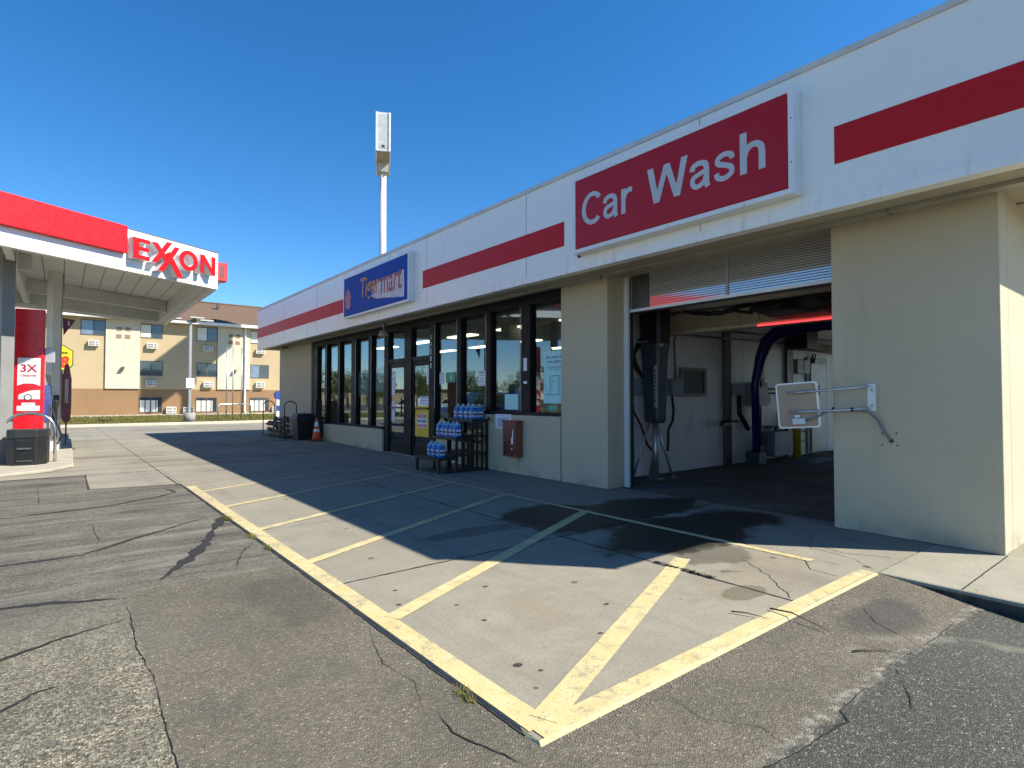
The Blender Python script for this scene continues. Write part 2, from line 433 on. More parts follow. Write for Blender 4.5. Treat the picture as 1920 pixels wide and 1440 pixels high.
def mat_concrete(name, side=False):
    m = M(name); co = m.coord(); X, Y, Z = m.xyz()
    wob = m.math('SUBTRACT', m.noise(1.6, 7, .7), .5)
    big = m.noise(.45, 6, .6); mid = m.noise(3.2, 7, .7); fine = m.noise(140, 3, .6)
    if side: c = m.ramp(mid, [(.3, (.25, .24, .185)), (.7, (.31, .30, .235))])
    else: c = m.ramp(mid, [(.25, (.200, .187, .146)), (.5, (.235, .221, .173)), (.75, (.268, .253, .200))])
    c = m.mix(m.gr(big, .42, .65, 0, .35), c, (.175, .162, .122))
    c = m.mix(m.gr(fine, .56, .75, 0, .4), c, (.46, .44, .36))
    c = m.mix(m.gr(fine, .45, .25, 0, .6), c, (.10, .09, .07))
    c = m.mix(m.gr(m.noise(45, 4, .7), .52, .68, 0, .45), c, (.11, .10, .08))
    c = m.mix(m.gr(m.noise(70, 4, .7), .54, .68, 0, .35), c, (.40, .38, .31))
    # aggregate speckle
    vo = m.n('ShaderNodeTexVoronoi', voronoi_dimensions='2D'); m.l(co, vo.inputs['Vector']); vo.inputs['Scale'].default_value = 150
    sp = m.n('ShaderNodeSeparateXYZ'); m.l(vo.outputs['Color'], sp.inputs[0])
    c = m.mix(m.gr(sp.outputs[0], .8, 1., 0, .35), c, (.13, .12, .10))
    # chewing-gum and oil spots
    vg = m.n('ShaderNodeTexVoronoi', voronoi_dimensions='2D'); m.l(co, vg.inputs['Vector']); vg.inputs['Scale'].default_value = 3.1
    dsp = m.n('ShaderNodeSeparateXYZ'); m.l(vg.outputs['Color'], dsp.inputs[0])
    rad = m.math('MULTIPLY', m.math('POWER', dsp.outputs[1], 3.), .10)
    gum = m.math('MULTIPLY', m.gr(m.math('SUBTRACT', vg.outputs['Distance'], rad), .02, -.01), m.math('GREATER_THAN', dsp.outputs[0], .72))
    c = m.mix(m.math('MULTIPLY', gum, .8), c, (.055, .05, .045))
    if not side:
        # tyre darkening lanes running with the building
        mp = m.n('ShaderNodeMapping'); m.l(co, mp.inputs[0]); mp.inputs['Scale'].default_value = (1.8, .12, 1)
        c = m.mix(m.gr(m.noise(1., 5, .6, mp.outputs[0]), .5, .7, 0, .35), c, (.12, .11, .10))
        mp2 = m.n('ShaderNodeMapping'); m.l(co, mp2.inputs[0]); mp2.inputs['Scale'].default_value = (.22, 1.3, 1)
        far = m.gr(Y, 10.5, 13.)
        c = m.mix(m.math('MULTIPLY', m.gr(m.noise(1.1, 6, .7, mp2.outputs[0]), .46, .62, 0, .65), far), c, (.10, .095, .085))
        c = m.mix(m.math('MULTIPLY', m.gr(m.noise(.25, 3), .40, .6), m.math('MULTIPLY', far, .30)), c, (.33, .31, .27))
        c = m.mix(m.gr(m.noise(2.4, 8, .75), .54, .72, 0, .22), c, (.12, .108, .082))
        c = m.mix(m.gr(m.noise(26, 5, .7), .58, .70, 0, .35), c, (.11, .10, .08))
        for (gx, gy, gr_) in ((1.96, 2.41, .030), (1.87, 3.63, .022), (2.19, 3.37, .018), (2.18, 3.03, .02), (2.57, 3.56, .025), (3.02, 2.73, .025), (2.62, 2.42, .022), (2.30, 3.69, .015), (2.02, 2.29, .016), (2.04, 2.11, .018), (1.99, 3.91, .02)):
            c = m.mix(blob(m, X, Y, gx, gy, gr_, gr_ * .75, m.math('SUBTRACT', m.noise(22, 3), .5), 1.2, 1.1, .9), c, (.04, .035, .03))
        # rusty run-off
        r1 = blob(m, X, Y, 2.55, 3.0, .30, .75, wob, 2.4, 1., .3)
        r2 = blob(m, X, Y, 2.15, 2.85, .16, .22, wob, 1.6, 1., .3)
        r3 = blob(m, X, Y, 4.6, 2.45, .9, .35, wob, 3.6, 1., .7)
        rr = m.math('MAXIMUM', m.math('MAXIMUM', r1, r2), m.math('MULTIPLY', r3, .9))
        c = m.mix(m.math('MULTIPLY', rr, .22), c, (.17, .12, .07))
        # water run out of the wash bay
        w1 = blob(m, X, Y, 4.85, 5.0, .85, .85, wob, 1.3, 1.10, .80)
        w2 = blob(m, X, Y, 5.25, 3.7, 1.15, .68, wob, 1.3, 1.10, .80)
        w3 = blob(m, X, Y, 6.0, 4.85, 1.1, .6, wob, 1.5, 1.10, .80)
        w4 = blob(m, X, Y, 6.2, 3.7, .75, .5, wob, 1.5, 1.10, .80)
        w5 = blob(m, X, Y, 4.75, 2.95, .45, .28, wob, 1.8, 1.02, .8)
        w6 = blob(m, X, Y, 3.55, 5.1, .75, .18, wob, 1.6, 1.02, .8)
        wet = m.math('MAXIMUM', m.math('MAXIMUM', m.math('MAXIMUM', w1, w2), m.math('MAXIMUM', w3, w4)), m.math('MULTIPLY', m.math('MAXIMUM', w5, w6), .5))
        c = m.mix(m.math('MULTIPLY', wet, .93), c, (.017, .016, .010))
        dd = blob(m, X, Y, 4.0, 2.25, .22, .12, wob, .8, 1., .9)
        c = m.mix(m.math('MULTIPLY', dd, .6), c, (.08, .07, .04))
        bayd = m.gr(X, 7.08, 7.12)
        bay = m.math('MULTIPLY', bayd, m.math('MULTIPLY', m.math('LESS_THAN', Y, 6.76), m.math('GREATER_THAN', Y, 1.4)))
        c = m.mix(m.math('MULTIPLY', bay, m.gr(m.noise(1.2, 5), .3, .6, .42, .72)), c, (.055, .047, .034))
        rough = m.math('SUBTRACT', .88, m.math('MULTIPLY', wet, .35))
    else:
        r1 = blob(m, X, Y, 5.75, 2.3, .3, .5, wob, 2.5, 1., .8); c = m.mix(m.math('MULTIPLY', r1, .35), c, (.2, .19, .16)); rough = .88
    m.bsdf(c, rough, 0, m.math('ADD', fine, m.math('MULTIPLY', mid, .6)), .30, .004, .3)
    return m.m
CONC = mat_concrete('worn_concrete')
CONS = mat_concrete('sidewalk_concrete', True)

def mat_paint():
    m = M('worn_yellow_paint'); f = m.noise(11, 8, .75); g = m.noise(60, 5, .7); h = m.noise(1.6, 4)
    col = m.ramp(m.noise(5, 5), [(.3, (.45, .375, .17)), (.7, (.54, .47, .26))])
    X, Y, Z = m.xyz()
    wornfar = m.gr(Y, 4.0, 7.5, 0, .035)
    wornwet = m.gr(X, 4.3, 5.3, 0, .02)
    wear = m.gr(m.math('ADD', m.math('ADD', m.math('MULTIPLY', f, .6), m.math('MULTIPLY', g, .4)), m.math('ADD', m.math('MULTIPLY', m.math('SUBTRACT', h, .5), .25), m.math('ADD', wornfar, wornwet))), .50, .61, 0, .85)
    c = m.mix(wear, col, (.25, .232, .175))
    c = m.mix(m.gr(g, .42, .28, 0, .75), c, (.12, .10, .065))
    c = m.mix(m.gr(m.noise(130, 3, .6), .44, .3, 0, .5), c, (.14, .12, .07))
    m.bsdf(c, .8, 0, m.math('ADD', f, g), .4, .004, .3); return m.m
PAINT = mat_paint()
TAR = simple('crack_tar', (.010, .010, .010), .95, var=.3, vscale=20)
TARG = simple('crack_sealant', (.016, .016, .016), .85, var=.35, vscale=25)
GAP = simple('joint_dirt', (.022, .020, .018), .95, var=.5, vscale=25)
def mat_grass():
    m = M('dry_grass'); c = m.ramp(m.noise(.9, 7, .7), [(.3, (.075, .085, .020)), (.5, (.17, .155, .05)), (.68, (.27, .215, .095))])
    c = m.mix(m.gr(m.noise(14, 4), .35, .6, 0, .5), c, (.05, .07, .015))
    m.bsdf(c, .95, 0, m.noise(30, 4), .9, .05, .1); return m.m
GRASS = mat_grass()
LEAF = simple('leaf_green', (.060, .10, .022), .8, var=.6, vscale=1.5)
LEAF2 = simple('leaf_olive', (.095, .11, .03), .8, var=.6, vscale=1.5)
BARK = simple('tree_bark', (.10, .08, .06), .95, var=.3)

# ------------------------------------------------------------------ ground
def ground_grid():
    xs = [-400, -120, -50, -20, -8, -4, -2, -1, 0, 1, 2, 3, 3.6, 4.0, 4.4, 4.8, 5.1, 5.3, 5.325, 6, 8, 12, 20, 50, 120, 400]
    ys = [-400, -120, -50, -20, -8, -3, -1, 0, .3, .6, .9, 1.2, 1.5, 1.7, 1.8, 1.9, 3, 6, 12, 20, 35, 60, 120, 400]
    def ss(t): t = max(0, min(1, t)); return t * t * (3 - 2 * t)
    def z(x, y):
        d = .115 * ss((1.85 - y) / 1.1) * ss((x - 3.4) / 1.9)
        return -.009 - d
    mb = MB(); n = len(ys)
    for x in xs:
        for y in ys: mb.v.append((x, y, z(x, y)))
    for i in range(len(xs) - 1):
        for j in range(n - 1):
            mb.f.append((i * n + j, (i + 1) * n + j, (i + 1) * n + j + 1, i * n + j + 1)); mb.sm.append(True)
    return z, mb.build('asphalt_ground', ASPH)
zg, asph = ground_grid(); struct(asph)

slab = MB()
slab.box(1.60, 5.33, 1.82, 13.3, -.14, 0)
slab.box(5.33, 6.8, 1.82, 13.3, -.14, 0)
slab.box(6.8, 19., .9, 24., -.14, -.0005)
slab.box(1.60, 6.8, 13.3, 35., -.14, 0)
slab.box(6.8, 60, 24., 35., -.14, 0)
slab.box(-60, 1.60, 13.3, 35., -.14, 0)
slab.quad((.38, 11.25, -.004), (1.6, 11.0, -.004), (1.6, 13.3, -.004), (.38, 13.3, -.004))
slab.quad((-60, 13.3, 0), (-60, 13.3, -.14), (1.6, 13.3, -.14), (1.6, 13.3, 0))
cs = slab.build('concrete_slab', CONC); struct(cs)
sw = MB()
sw.box(5.33, 6.82, -30, 1.82, -.2, 0)
sw.box(6.82, 40, -30, .9, -.2, 0)
swo = sw.build('sidewalk', CONS, bevel=.02); struct(swo)
MB().box(5.318, 5.3295, -30, 1.79, -.16, -.025).build('kerb_face', simple('kerb_shade_grime', (.05, .048, .042), .95, var=.6, vscale=12), swo)  # dark strip paints in the shade on the kerb face, along with its dirt

def strip(pts, w, z, jit=.0, seed=1, taper=False, wvar=.0):
    """ragged flat ribbon; pts world xy; w half width; z height function or number"""
    rnd = random.Random(seed); L = []
    P = [Vector(p) for p in pts]
    out = []
    for a, b in zip(P[:-1], P[1:]):
        n = max(1, int((b - a).length / .03)) if jit else max(1, int((b - a).length / .5))
        for k in range(n): out.append(a.lerp(b, k / n))
    out.append(P[-1])
    mb = MB(); N = len(out)
    off = 0.; wj = 0.
    for k, p in enumerate(out):
        d = (out[min(k + 1, N - 1)] - out[max(k - 1, 0)]).normalized(); nn = Vector((-d.y, d.x))
        off = off * .7 + rnd.uniform(-1, 1) * jit
        wj = wj * .8 + rnd.uniform(-1, 1) * wvar * .35; ww = w * (1 + wj)
        if taper: ww *= min(1, 4 * min(k, N - 1 - k) / N + .15)
        a = p + nn * (ww + off); b = p - nn * (ww - off)
        zz = z if not callable(z) else None
        mb.v.append((a.x, a.y, z(a.x, a.y) if callable(z) else z)); mb.v.append((b.x, b.y, z(b.x, b.y) if callable(z) else z))
    for k in range(N - 1):
        mb.f.append((2 * k, 2 * k + 1, 2 * k + 3, 2 * k + 2)); mb.sm.append(False)
    return mb

za = lambda x, y: zg(x, y) + .004
cr = [([(.64, 5.34), (.79, 5.59), (.98, 5.95), (1.14, 6.32), (1.35, 7.03)], .055, TARG), ([(1.33, 6.95), (1.5, 7.4), (1.60, 7.76)], .075, TARG),
      ([(1.21, 5.34), (1.35, 5.78), (1.54, 6.13)], .012, TAR), ([(1.35, 5.78), (1.0, 6.0)], .006, TAR),
      ([(-1.2, 5.35), (-.31, 5.28), (-.02, 5.21), (.375, 5.01)], .026, TARG), ([(-1., 3.95), (-.24, 4.26), (-.02, 4.39), (.35, 4.54)], .0165, TAR),
      ([(-1., 3.1), (-.2, 3.56), (-.09, 3.67), (.01, 3.7)], .02, TAR), ([(-2., 8.95), (-.55, 9.19), (.05, 9.28), (.5, 9.38), (1.16, 9.81), (1.41, 10.1), (1.30, 10.75)], .030, TARG),
      ([(-2, 6.7), (-.39, 6.62), (.16, 6.61), (.76, 7.18), (1.5, 7.83)], .022, TARG),
      ([(1.39, 2.31), (1.36, 2.12), (1.42, 1.92), (1.48, 1.70)], .007, TAR), ([(3.58, 1.14), (3.33, 1.01), (3.12, .93)], .006, TAR),
      ([(4.84, 1.16), (4.2, 1.14), (3.59, 1.15)], .007, TAR), ([(3.3, 1.16), (2.86, 1.14), (2.79, 1.08), (2.4, 1.12), (2.16, 1.16), (1.9, .95)], .009, TAR),
      ([(4.45, 1.62), (4.2, 1.45), (4.05, 1.18)], .005, TAR), ([(.375, 5.02), (.385, 4.5), (.37, 4.0), (.40, 3.4), (.38, 2.9), (.39, 2.3), (.36, 1.6)], .005, TAR),
      ([(.375, 5.05), (.8, 5.16), (1.2, 5.08), (1.55, 5.02)], .004, TAR), ([(1.55, 3.4), (1.4, 2.9), (1.44, 2.6), (1.33, 2.3)], .004, TAR),
      ([(.3, 8.2), (.32, 7.2), (.27, 6.4)], .005, TAR), ([(2.35, 1.72), (2.3, 1.5), (2.45, 1.3), (2.4, 1.15)], .004, TAR), ([(-.2, 9.9), (-.3, 12.4)], .006, TAR)]
for i, (p, w, mt) in enumerate(cr):
    strip(p, w * (.8 if w > .015 else .42), za, min(w * .2 + .0035, .009), i + 3, True, .95).build('tar_crack', mt, asph)
for i in range(26):     # loose crumbs along the slab edge
    pass
# slab edge gap, joints
def joint(pts, w, jit=.002, s=0, z=.003):
    strip(pts, w, z, jit, s, False, .8).build('slab_joint', GAP, cs)
joint([(1.588, 1.9), (1.588, 11.2)], .006, .004, 1, -.0045)
joint([(4.11, 1.84), (4.11, 11.0)], .009, .003, 2); joint([(1.62, 4.30), (7.08, 4.38)], .009, .003, 3)
joint([(7.1, 2.0), (7.1, 6.1)], .012, .004, 4); joint([(1.62, 6.58), (5.3, 6.66)], .003, .003, 5)
joint([(1.62, 8.9), (6.8, 8.9)], .003, .003, 6); joint([(1.6, 11.2), (6.8, 11.2)], .004, .002, 7); joint([(1.55, 11.0), (1.35, 34.9)], .006, .003, 8)
joint([(4.11, 11), (4.11, 34.9)], .006, .002, 9); joint([(-40, 17.5), (6.8, 17.5)], .006, .002, 10); joint([(-40, 24), (60, 24.02)], .008, .002, 11)
joint([(-40, 30), (60, 30.02)], .008, .002, 12); joint([(5.30, 2.1), (5.36, 11.)], .0025, .002, 13); joint([(.36, 11.2), (.38, 13.4)], .006, .004, 14)
joint([(.38, 11.2), (1.1, 10.98), (1.6, 10.98)], .006, .01, 15)
joint([(5.9, 1.9), (5.72, 2.25), (5.9, 2.62), (6.3, 2.75)], .003, .008, 16); joint([(5.38, 1.85), (5.62, 2.12), (5.68, 2.5), (6.05, 2.8)], .002, .008, 17)
joint([(4.95, 1.98), (4.98, 2.2), (5.2, 2.35)], .0035, .006, 18)
joint([(6.79, 1.3), (6.79, 2.74)], .008, .004, 19); joint([(6.79, 7.2), (6.79, 13.0)], .008, .004, 20)
joint([(4.15, 1.98), (4.55, 2.35), (4.8, 2.7)], .0022, .01, 24)
for k, yy in enumerate((1.255, -.3, -1.8)):
    strip([(5.35, yy), (9 if k else 6.8, yy)], .006, .0035, .001, 21 + k).build('sidewalk_joint', GAP, swo)
debris = MB(); rnd = random.Random(5)
for i in range(260):      # leaf litter caught in the joint by the wash bay
    x = 4.11 + rnd.gauss(0, .012); y = rnd.uniform(2.55, 3.15); a = rnd.uniform(0, 6.28); r_ = rnd.uniform(.004, .014)
    z = .006 + rnd.random() * .008
    debris.quad(*[(x + r_ * math.cos(a + t) * (1 if k % 2 else .5), y + r_ * math.sin(a + t), z + rnd.random() * .006) for k, t in enumerate((0, 1.57, 3.14, 4.71))])
d_ = debris.build('leaf_litter', DARK); stuff(d_, 'line of dark leaf litter caught in the slab joint', 'litter')
crumb = MB()
def stone(mb, x, y, z, r):
    i = len(mb.v); pts = [(1,0,0),(-1,0,0),(0,1,0),(0,-1,0),(0,0,.8),(0,0,-.4)]
    a = rnd.uniform(0, 3.14)
    for p in pts:
        k = r * rnd.uniform(.7, 1.3); mb.v.append((x + k * (p[0] * math.cos(a) - p[1] * math.sin(a)), y + k * (p[0] * math.sin(a) + p[1] * math.cos(a)), z + k * p[2]))
    for f in ((0,2,4),(2,1,4),(1,3,4),(3,0,4),(2,0,5),(1,2,5),(3,1,5),(0,3,5)): mb.f.append(tuple(i + q for q in f)); mb.sm.append(False)
for i in range(900):
    t = rnd.random()
    if t < .35: x = 1.57 - abs(rnd.gauss(0, .035)); y = rnd.uniform(1.8, 7)
    elif t < .75: x = rnd.uniform(1.6, 4.6); y = 1.80 - abs(rnd.gauss(0, .045))
    elif t < .9: x = rnd.uniform(2, 4.9); y = 1.16 + rnd.gauss(0, .05)
    else: x = .38 + rnd.gauss(0, .04); y = rnd.uniform(1.6, 5)
    stone(crumb, x, y, zg(x, y) + .002, rnd.uniform(.002, .006))
stuff(crumb.build('loose_gravel', simple('gravel_grey', (.22, .21, .19), .9, var=.5, vscale=30)), 'loose grey gravel crumbs along the slab edges', 'gravel')

# ---- painted lines
def pline(pts, w, s=0):
    o = strip(pts, w / 2, .0040 + .00025 * s, .0007, s + 40, False, .03).build('painted_line', PAINT); return struct(o)
pl = [([(1.675, 1.90), (1.675, 10.55)], .132), ([(1.63, 1.877), (5.30, 1.885)], .108), ([(5.25, 2.3), (5.25, 11.05)], .095),
      ([(1.73, 9.86), (3.68, 10.77), (5.3, 11.0)], .10), ([(1.70, 8.28), (5.2, 9.92)], .10), ([(1.70, 6.62), (5.2, 8.22)], .105),
      ([(1.70, 5.03), (5.25, 6.75)], .11), ([(1.72, 3.43), (5.30, 5.12)], .125), ([(1.72, 1.93), (4.40, 3.06)], .14), ([(1.70, 10.85), (2.9, 11.2)], .03)]
for i, (p, w) in enumerate(pl): pline(p, w, i)
pe = MB().quad((1.598, 1.824, .0044), (5.30, 1.824, .0044), (5.32, 1.794, -.014), (1.588, 1.794, -.014)).quad((1.598, 1.824, .0044), (1.588, 1.794, -.014), (1.585, 1.90, -.010), (1.598, 1.95, .0044)).build('painted_line', PAINT); struct(pe)
pe = MB().quad((1.602, 1.95, .003), (1.602, 10.6, .003), (1.592, 10.6, -.012), (1.592, 1.95, -.012)).build('painted_line', CONC); struct(pe); pe.name = 'slab_edge'

# ---- kerb, lawn, far walkway
kb = MB(); kb.box(-60, 60, 35.0, 35.3, -.1, .13); struct(kb.build('kerb', simple('kerb_concrete', (.50, .46, .37), .9, var=.12, vscale=2), bevel=.02))
lw = MB()
for i in range(60):
    for j in range(8):
        x0, x1 = -60 + i * 2, -58 + i * 2; y0, y1 = 35.3 + j * 1.6, 35.3 + (j + 1) * 1.6
        f = lambda x, y: .10 + .10 * math.sin(x * .7 + y) * .3 + .06 * (y - 35.3) / 12
        lw.quad((x0, y0, f(x0, y0)), (x1, y0, f(x1, y0)), (x1, y1, f(x1, y1)), (x0, y1, f(x0, y1)))
struct(lw.build('lawn', GRASS))
fp = MB(); fp.box(-60, 60, 48.1, 52.6, -.1, .14); struct(fp.build('path', simple('path_concrete', (.42, .39, .33), .9)))
gb = MB(); rg = random.Random(9)
for i in range(9000):
    x = rg.uniform(-4, 12); y = rg.uniform(35.4, 47.9)
    h = rg.uniform(.03, .10); a = rg.uniform(0, 3.14); w = rg.uniform(.01, .03); z = .12 + .06 * (y - 35.3) / 12
    gb.quad((x - w * math.cos(a), y - w * math.sin(a), z), (x + w * math.cos(a), y + w * math.sin(a), z), (x + rg.uniform(-.04, .04), y, z + h))
stuff(gb.build('grass_blades', GRASS), 'short half-dry grass on the verge before the motel', 'grass')
def weed(x, y, n, r, label):
    mb = MB()
    for i in range(n):
        a = rg.uniform(0, 6.28); d = rg.uniform(0, r); bx, by = x + rg.gauss(0, r * .5), y + rg.gauss(0, r * 1.6)
        h = rg.uniform(.015, .05); w = .002; z = zg(bx, by)
        tx, ty = bx + math.cos(a) * h * .7, by + math.sin(a) * h * .7
        mb.quad((bx - w, by, z), (bx + w, by, z), (tx + w * .4, ty, z + h), (tx - w * .4, ty, z + h))
    o = mb.build('weed', GRASS); stuff(o, label, 'weed')
weed(1.575, 7.45, 160, .035, 'low green weeds in the slab edge gap beside the wide sealed crack')
weed(1.575, 6.35, 120, .03, 'low weeds in the slab edge gap just nearer than the sealed crack')
weed(1.575, 5.75, 70, .025, 'small yellow-green weed where a stall line meets the slab edge')
weed(1.56, 2.32, 90, .03, 'grassy weed tuft at the slab edge near its front corner')
def twig(pts, label, r=.005):
    o = MB().tube([(x, y, z + (zg(x, y) if y < 1.8 else .004)) for x, y, z in pts], [r, r * .9, r * .4][:len(pts)] if len(pts) == 3 else [r, r * .9, r * .7, r * .4], 6).build('twig', BARK)
    tag(o, label, 'twig')
twig([(3.57, 1.35, .01), (3.66, 1.30, .012), (3.74, 1.24, .012), (3.76, 1.16, .008)], 'thin pale twig on brown asphalt right of the slab')
twig([(3.55, 2.09, .01), (3.59, 2.0, .016), (3.62, 1.88, .01)], 'dark twig lying on the concrete just inside the yellow edge line')
twig([(3.80, 1.95, .012), (3.79, 1.8, .03), (3.74, 1.55, .02)], 'dark twig lying across the painted slab edge', .006)
twig([(4.30, 2.62, .01), (4.36, 2.58, .01), (4.42, 2.5, .01)], 'short dark twig on concrete beyond the leaf-filled joint', .004)

# ------------------------------------------------------------------ convenience store
WX = 6.80
store = thing('convenience_store', 'tan stucco filling-station shop with white fascia, red stripe and open car wash bay', 'shop building', (WX, 1.27, 0))
st = store
def sp(name, mb, mat, bevel=0, parent=None): return mb.build(name, mat, parent or st, bevel)
sp('pier', MB().box(6.8, 7.12, 1.27, 2.74, 0, 3.42), STUCCO, .008)
sp('pier', MB().box(6.8, 7.20, 6.10, 7.17, 0, 3.42), STUCCO, .008)
sp('end_wall', MB().box(7.122, 19.2, 1.27, 1.50, 0, 3.6), STUCCO)
sp('sill_wall', MB().box(6.8, 7.03, 7.173, 9.49, 0, 1.12), STUCCO, .006)
sp('sill_wall', MB().box(6.82, 7.03, 9.493, 11.50, 0, .50), STUCCO, .006)
sp('sill_wall', MB().box(6.8, 7.03, 14.20, 19.80, 0, .60), STUCCO, .006)
sp('far_wall', MB().box(6.8, 7.06, 19.81, 23.42, 0, 3.42), STUCCO, .008)
sp('rear_wall', MB().box(7.06, 19.2, 23.2, 23.42, 0, 3.6), STUCCO)
sp('back_wall', MB().box(18.95, 19.2, 1.5, 2.4, 0, 3.6).box(18.95, 19.2, 6.1, 23.2, 0, 3.6).box(18.95, 19.2, 2.4, 6.1, 2.9, 3.6), STUCCO)
sp('corner_joint', MB().box(6.795, 6.81, 7.165, 7.18, 0, 1.1), DGREY)
# fascia ring
F0, F1, E0, E1 = 5.97, 19.6, .62, 23.47
sp('fascia', MB().box(F0, F0 + .15, E0, E1, 3.33, 4.83), FASCIA)
sp('fascia', MB().box(F0 + .15, F1, E0, E0 + .15, 3.33, 4.83), FASCIA)
sp('fascia', MB().box(F0 + .15, F1, E1 - .15, E1, 3.33, 4.83), FASCIA)
sp('fascia', MB().box(F1, F1 + .15, E0, E1, 3.33, 4.83), FASCIA)
sp('coping', MB().box(F0 - .025, F0 + .18, E0 - .025, E1 + .025, 4.82, 4.885).box(F0 + .18, F1 + .17, E0 - .025, E0 + .18, 4.82, 4.885).box(F0 + .18, F1 + .17, E1 - .18, E1 + .025, 4.82, 4.885), simple('coping_metal', (.55, .56, .56), .4, var=.1), .006)
sp('bottom_trim', MB().box(F0 - .012, F0 + .02, E0 - .012, E1 + .012, 3.325, 3.43), FASCIA, .004)
SEAMG = simple('seam_grey', (.16, .16, .17), .7)
for y in (3.87, 7.12, 10.37, 13.62, 16.87, 20.12): sp('panel_seam', MB().box(F0 - .0025, F0 + .01, y - .004, y + .004, 3.435, 4.818), SEAMG)
for a, b in ((E0 - .003, 2.357), (6.218, 10.533), (14.5, E1 + .003)):
    sp('red_stripe', MB().box(F0 - .006, F0 + .01, a, b, 3.765, 4.14), RED)
for a, b in ((E0 - .003, 2.357), (6.218, 10.533), (14.5, E1 + .003)):
    pass
sp('red_stripe', MB().box(F0 - .006, F1 + .05, E0 - .006, E0 + .01, 3.766, 4.139), RED)
sp('roof', MB().box(F0 + .15, F1, E0 + .15, E1 - .15, 4.35, 4.5), simple('roof_grey', (.3, .3, .3), .9))
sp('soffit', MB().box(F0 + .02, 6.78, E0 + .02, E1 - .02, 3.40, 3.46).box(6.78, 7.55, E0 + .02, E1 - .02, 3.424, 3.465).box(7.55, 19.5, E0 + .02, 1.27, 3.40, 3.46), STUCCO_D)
sp('soffit_channel', MB().box(6.62, 6.74, E0 + .16, E1 - .2, 3.355, 3.399).box(6.74, 19., .92, 1.02, 3.355, 3.399), simple('channel_metal', (.36, .34, .28), .5, metal=.3), .004)
BRG = simple('bracket_grey', (.3, .28, .24), .5, metal=.4)
for y in (2.1, 5.2, 8.4, 11.6, 14.8, 18.): sp('channel_bracket', MB().box(6.61, 6.75, y, y + .03, 3.345, 3.40), BRG)

# ---- storefront : black header, mullions, panes
GX = 6.93
sp('header', MB().box(6.83, 7.03, 7.173, 19.79, 3.20, 3.423), BLACKF)
sp('sill_trim', MB().box(6.80, 7.0, 7.173, 9.47, 1.121, 1.185), BLACKF, .004)
sp('sill_trim', MB().box(6.80, 7.0, 9.50, 11.5, .501, .56), BLACKF, .004)
sp('sill_trim', MB().box(6.80, 7.0, 14.2, 19.79, .601, .66), BLACKF, .004)
mull = [(7.172, 7.215, .0), (8.06, 8.33, 1.186), (9.31, 9.48, 1.186), (10.40, 10.57, .56), (11.52, 11.77, 0), (12.66, 13.03, 0), (13.93, 14.19, 0),
        (14.99, 15.20, .66), (16.06, 16.42, .66), (17.32, 17.50, .66), (18.42, 18.60, .66), (19.31, 19.80, .66)]
for a, b, z0 in mull:
    sp('mullion', MB().box(6.85, 7.0, a + .004, b - .004, max(z0, 1.186) if a < 7.2 else z0, 3.2), BLACKF, .004)
panes = [(7.21, 8.07, 1.18), (8.32, 9.32, 1.18), (9.47, 10.41, .55), (10.56, 11.53, .55), (14.18, 15.0, .65), (15.19, 16.07, .65), (16.41, 17.33, .65), (17.49, 18.43, .65), (18.59, 19.32, .65)]
for a, b, z0 in panes:
    sp('window_pane', MB().box(GX, GX + .008, a, b, z0, 3.205), GLASS)
grey_edge = simple('frame_edge_grey', (.20, .20, .20), .35, metal=.5)
for a in (15.0, 16.08, 17.34, 18.44, 10.55, 9.46, 8.335, 11.505): sp('frame_edge', MB().box(6.846, 6.852, a, a + .022, 1.2, 3.19), grey_edge)
# transoms and doors
for a, b in ((11.77, 12.66), (13.03, 13.93)):
    sp('transom_bar', MB().box(6.86, 7.0, a, b, 2.36, 2.47), BLACKF, .004)
    sp('window_pane', MB().box(GX, GX + .008, a - .01, b + .01, 2.46, 3.205), GLASS)
def door(a, b, flip, handle_y):
    d = MB().box(6.88, 6.93, a, a + .07, .02, 2.355).box(6.88, 6.93, b - .07, b, .02, 2.355).box(6.88, 6.93, a + .07, b - .07, 2.24, 2.355).box(6.88, 6.93, a + .07, b - .07, .02, .26)
    dd = sp('door', d, BLACKF, .003)
    g = MB().box(6.90, 6.908, a + .065, b - .065, .255, 2.245).build('door_glass', GLASS, dd)
    h = MB().box(6.80, 6.83, handle_y - .015, handle_y + .015, .95, 1.45).box(6.83, 6.88, handle_y - .01, handle_y + .01, 1.0, 1.02).box(6.83, 6.88, handle_y - .01, handle_y + .01, 1.38, 1.40).build('door_handle', DARK, dd)
    MB().box(6.85, 6.88, a + .08, b - .08, 1.17, 1.21).build('push_bar', DARK, dd)
    return dd
door(13.035, 13.925, 0, 13.10); door(11.775, 12.655, 1, 12.61)
sp('threshold', MB().box(6.78, 7.05, 11.8, 14.0, 0.001, .02), GREYM)
text('address_number', '1\n4\n5\n8\n0', WHITE, st, frx(6.849), -11.72, -11.66, 2.15, 2.95, 0, .003)
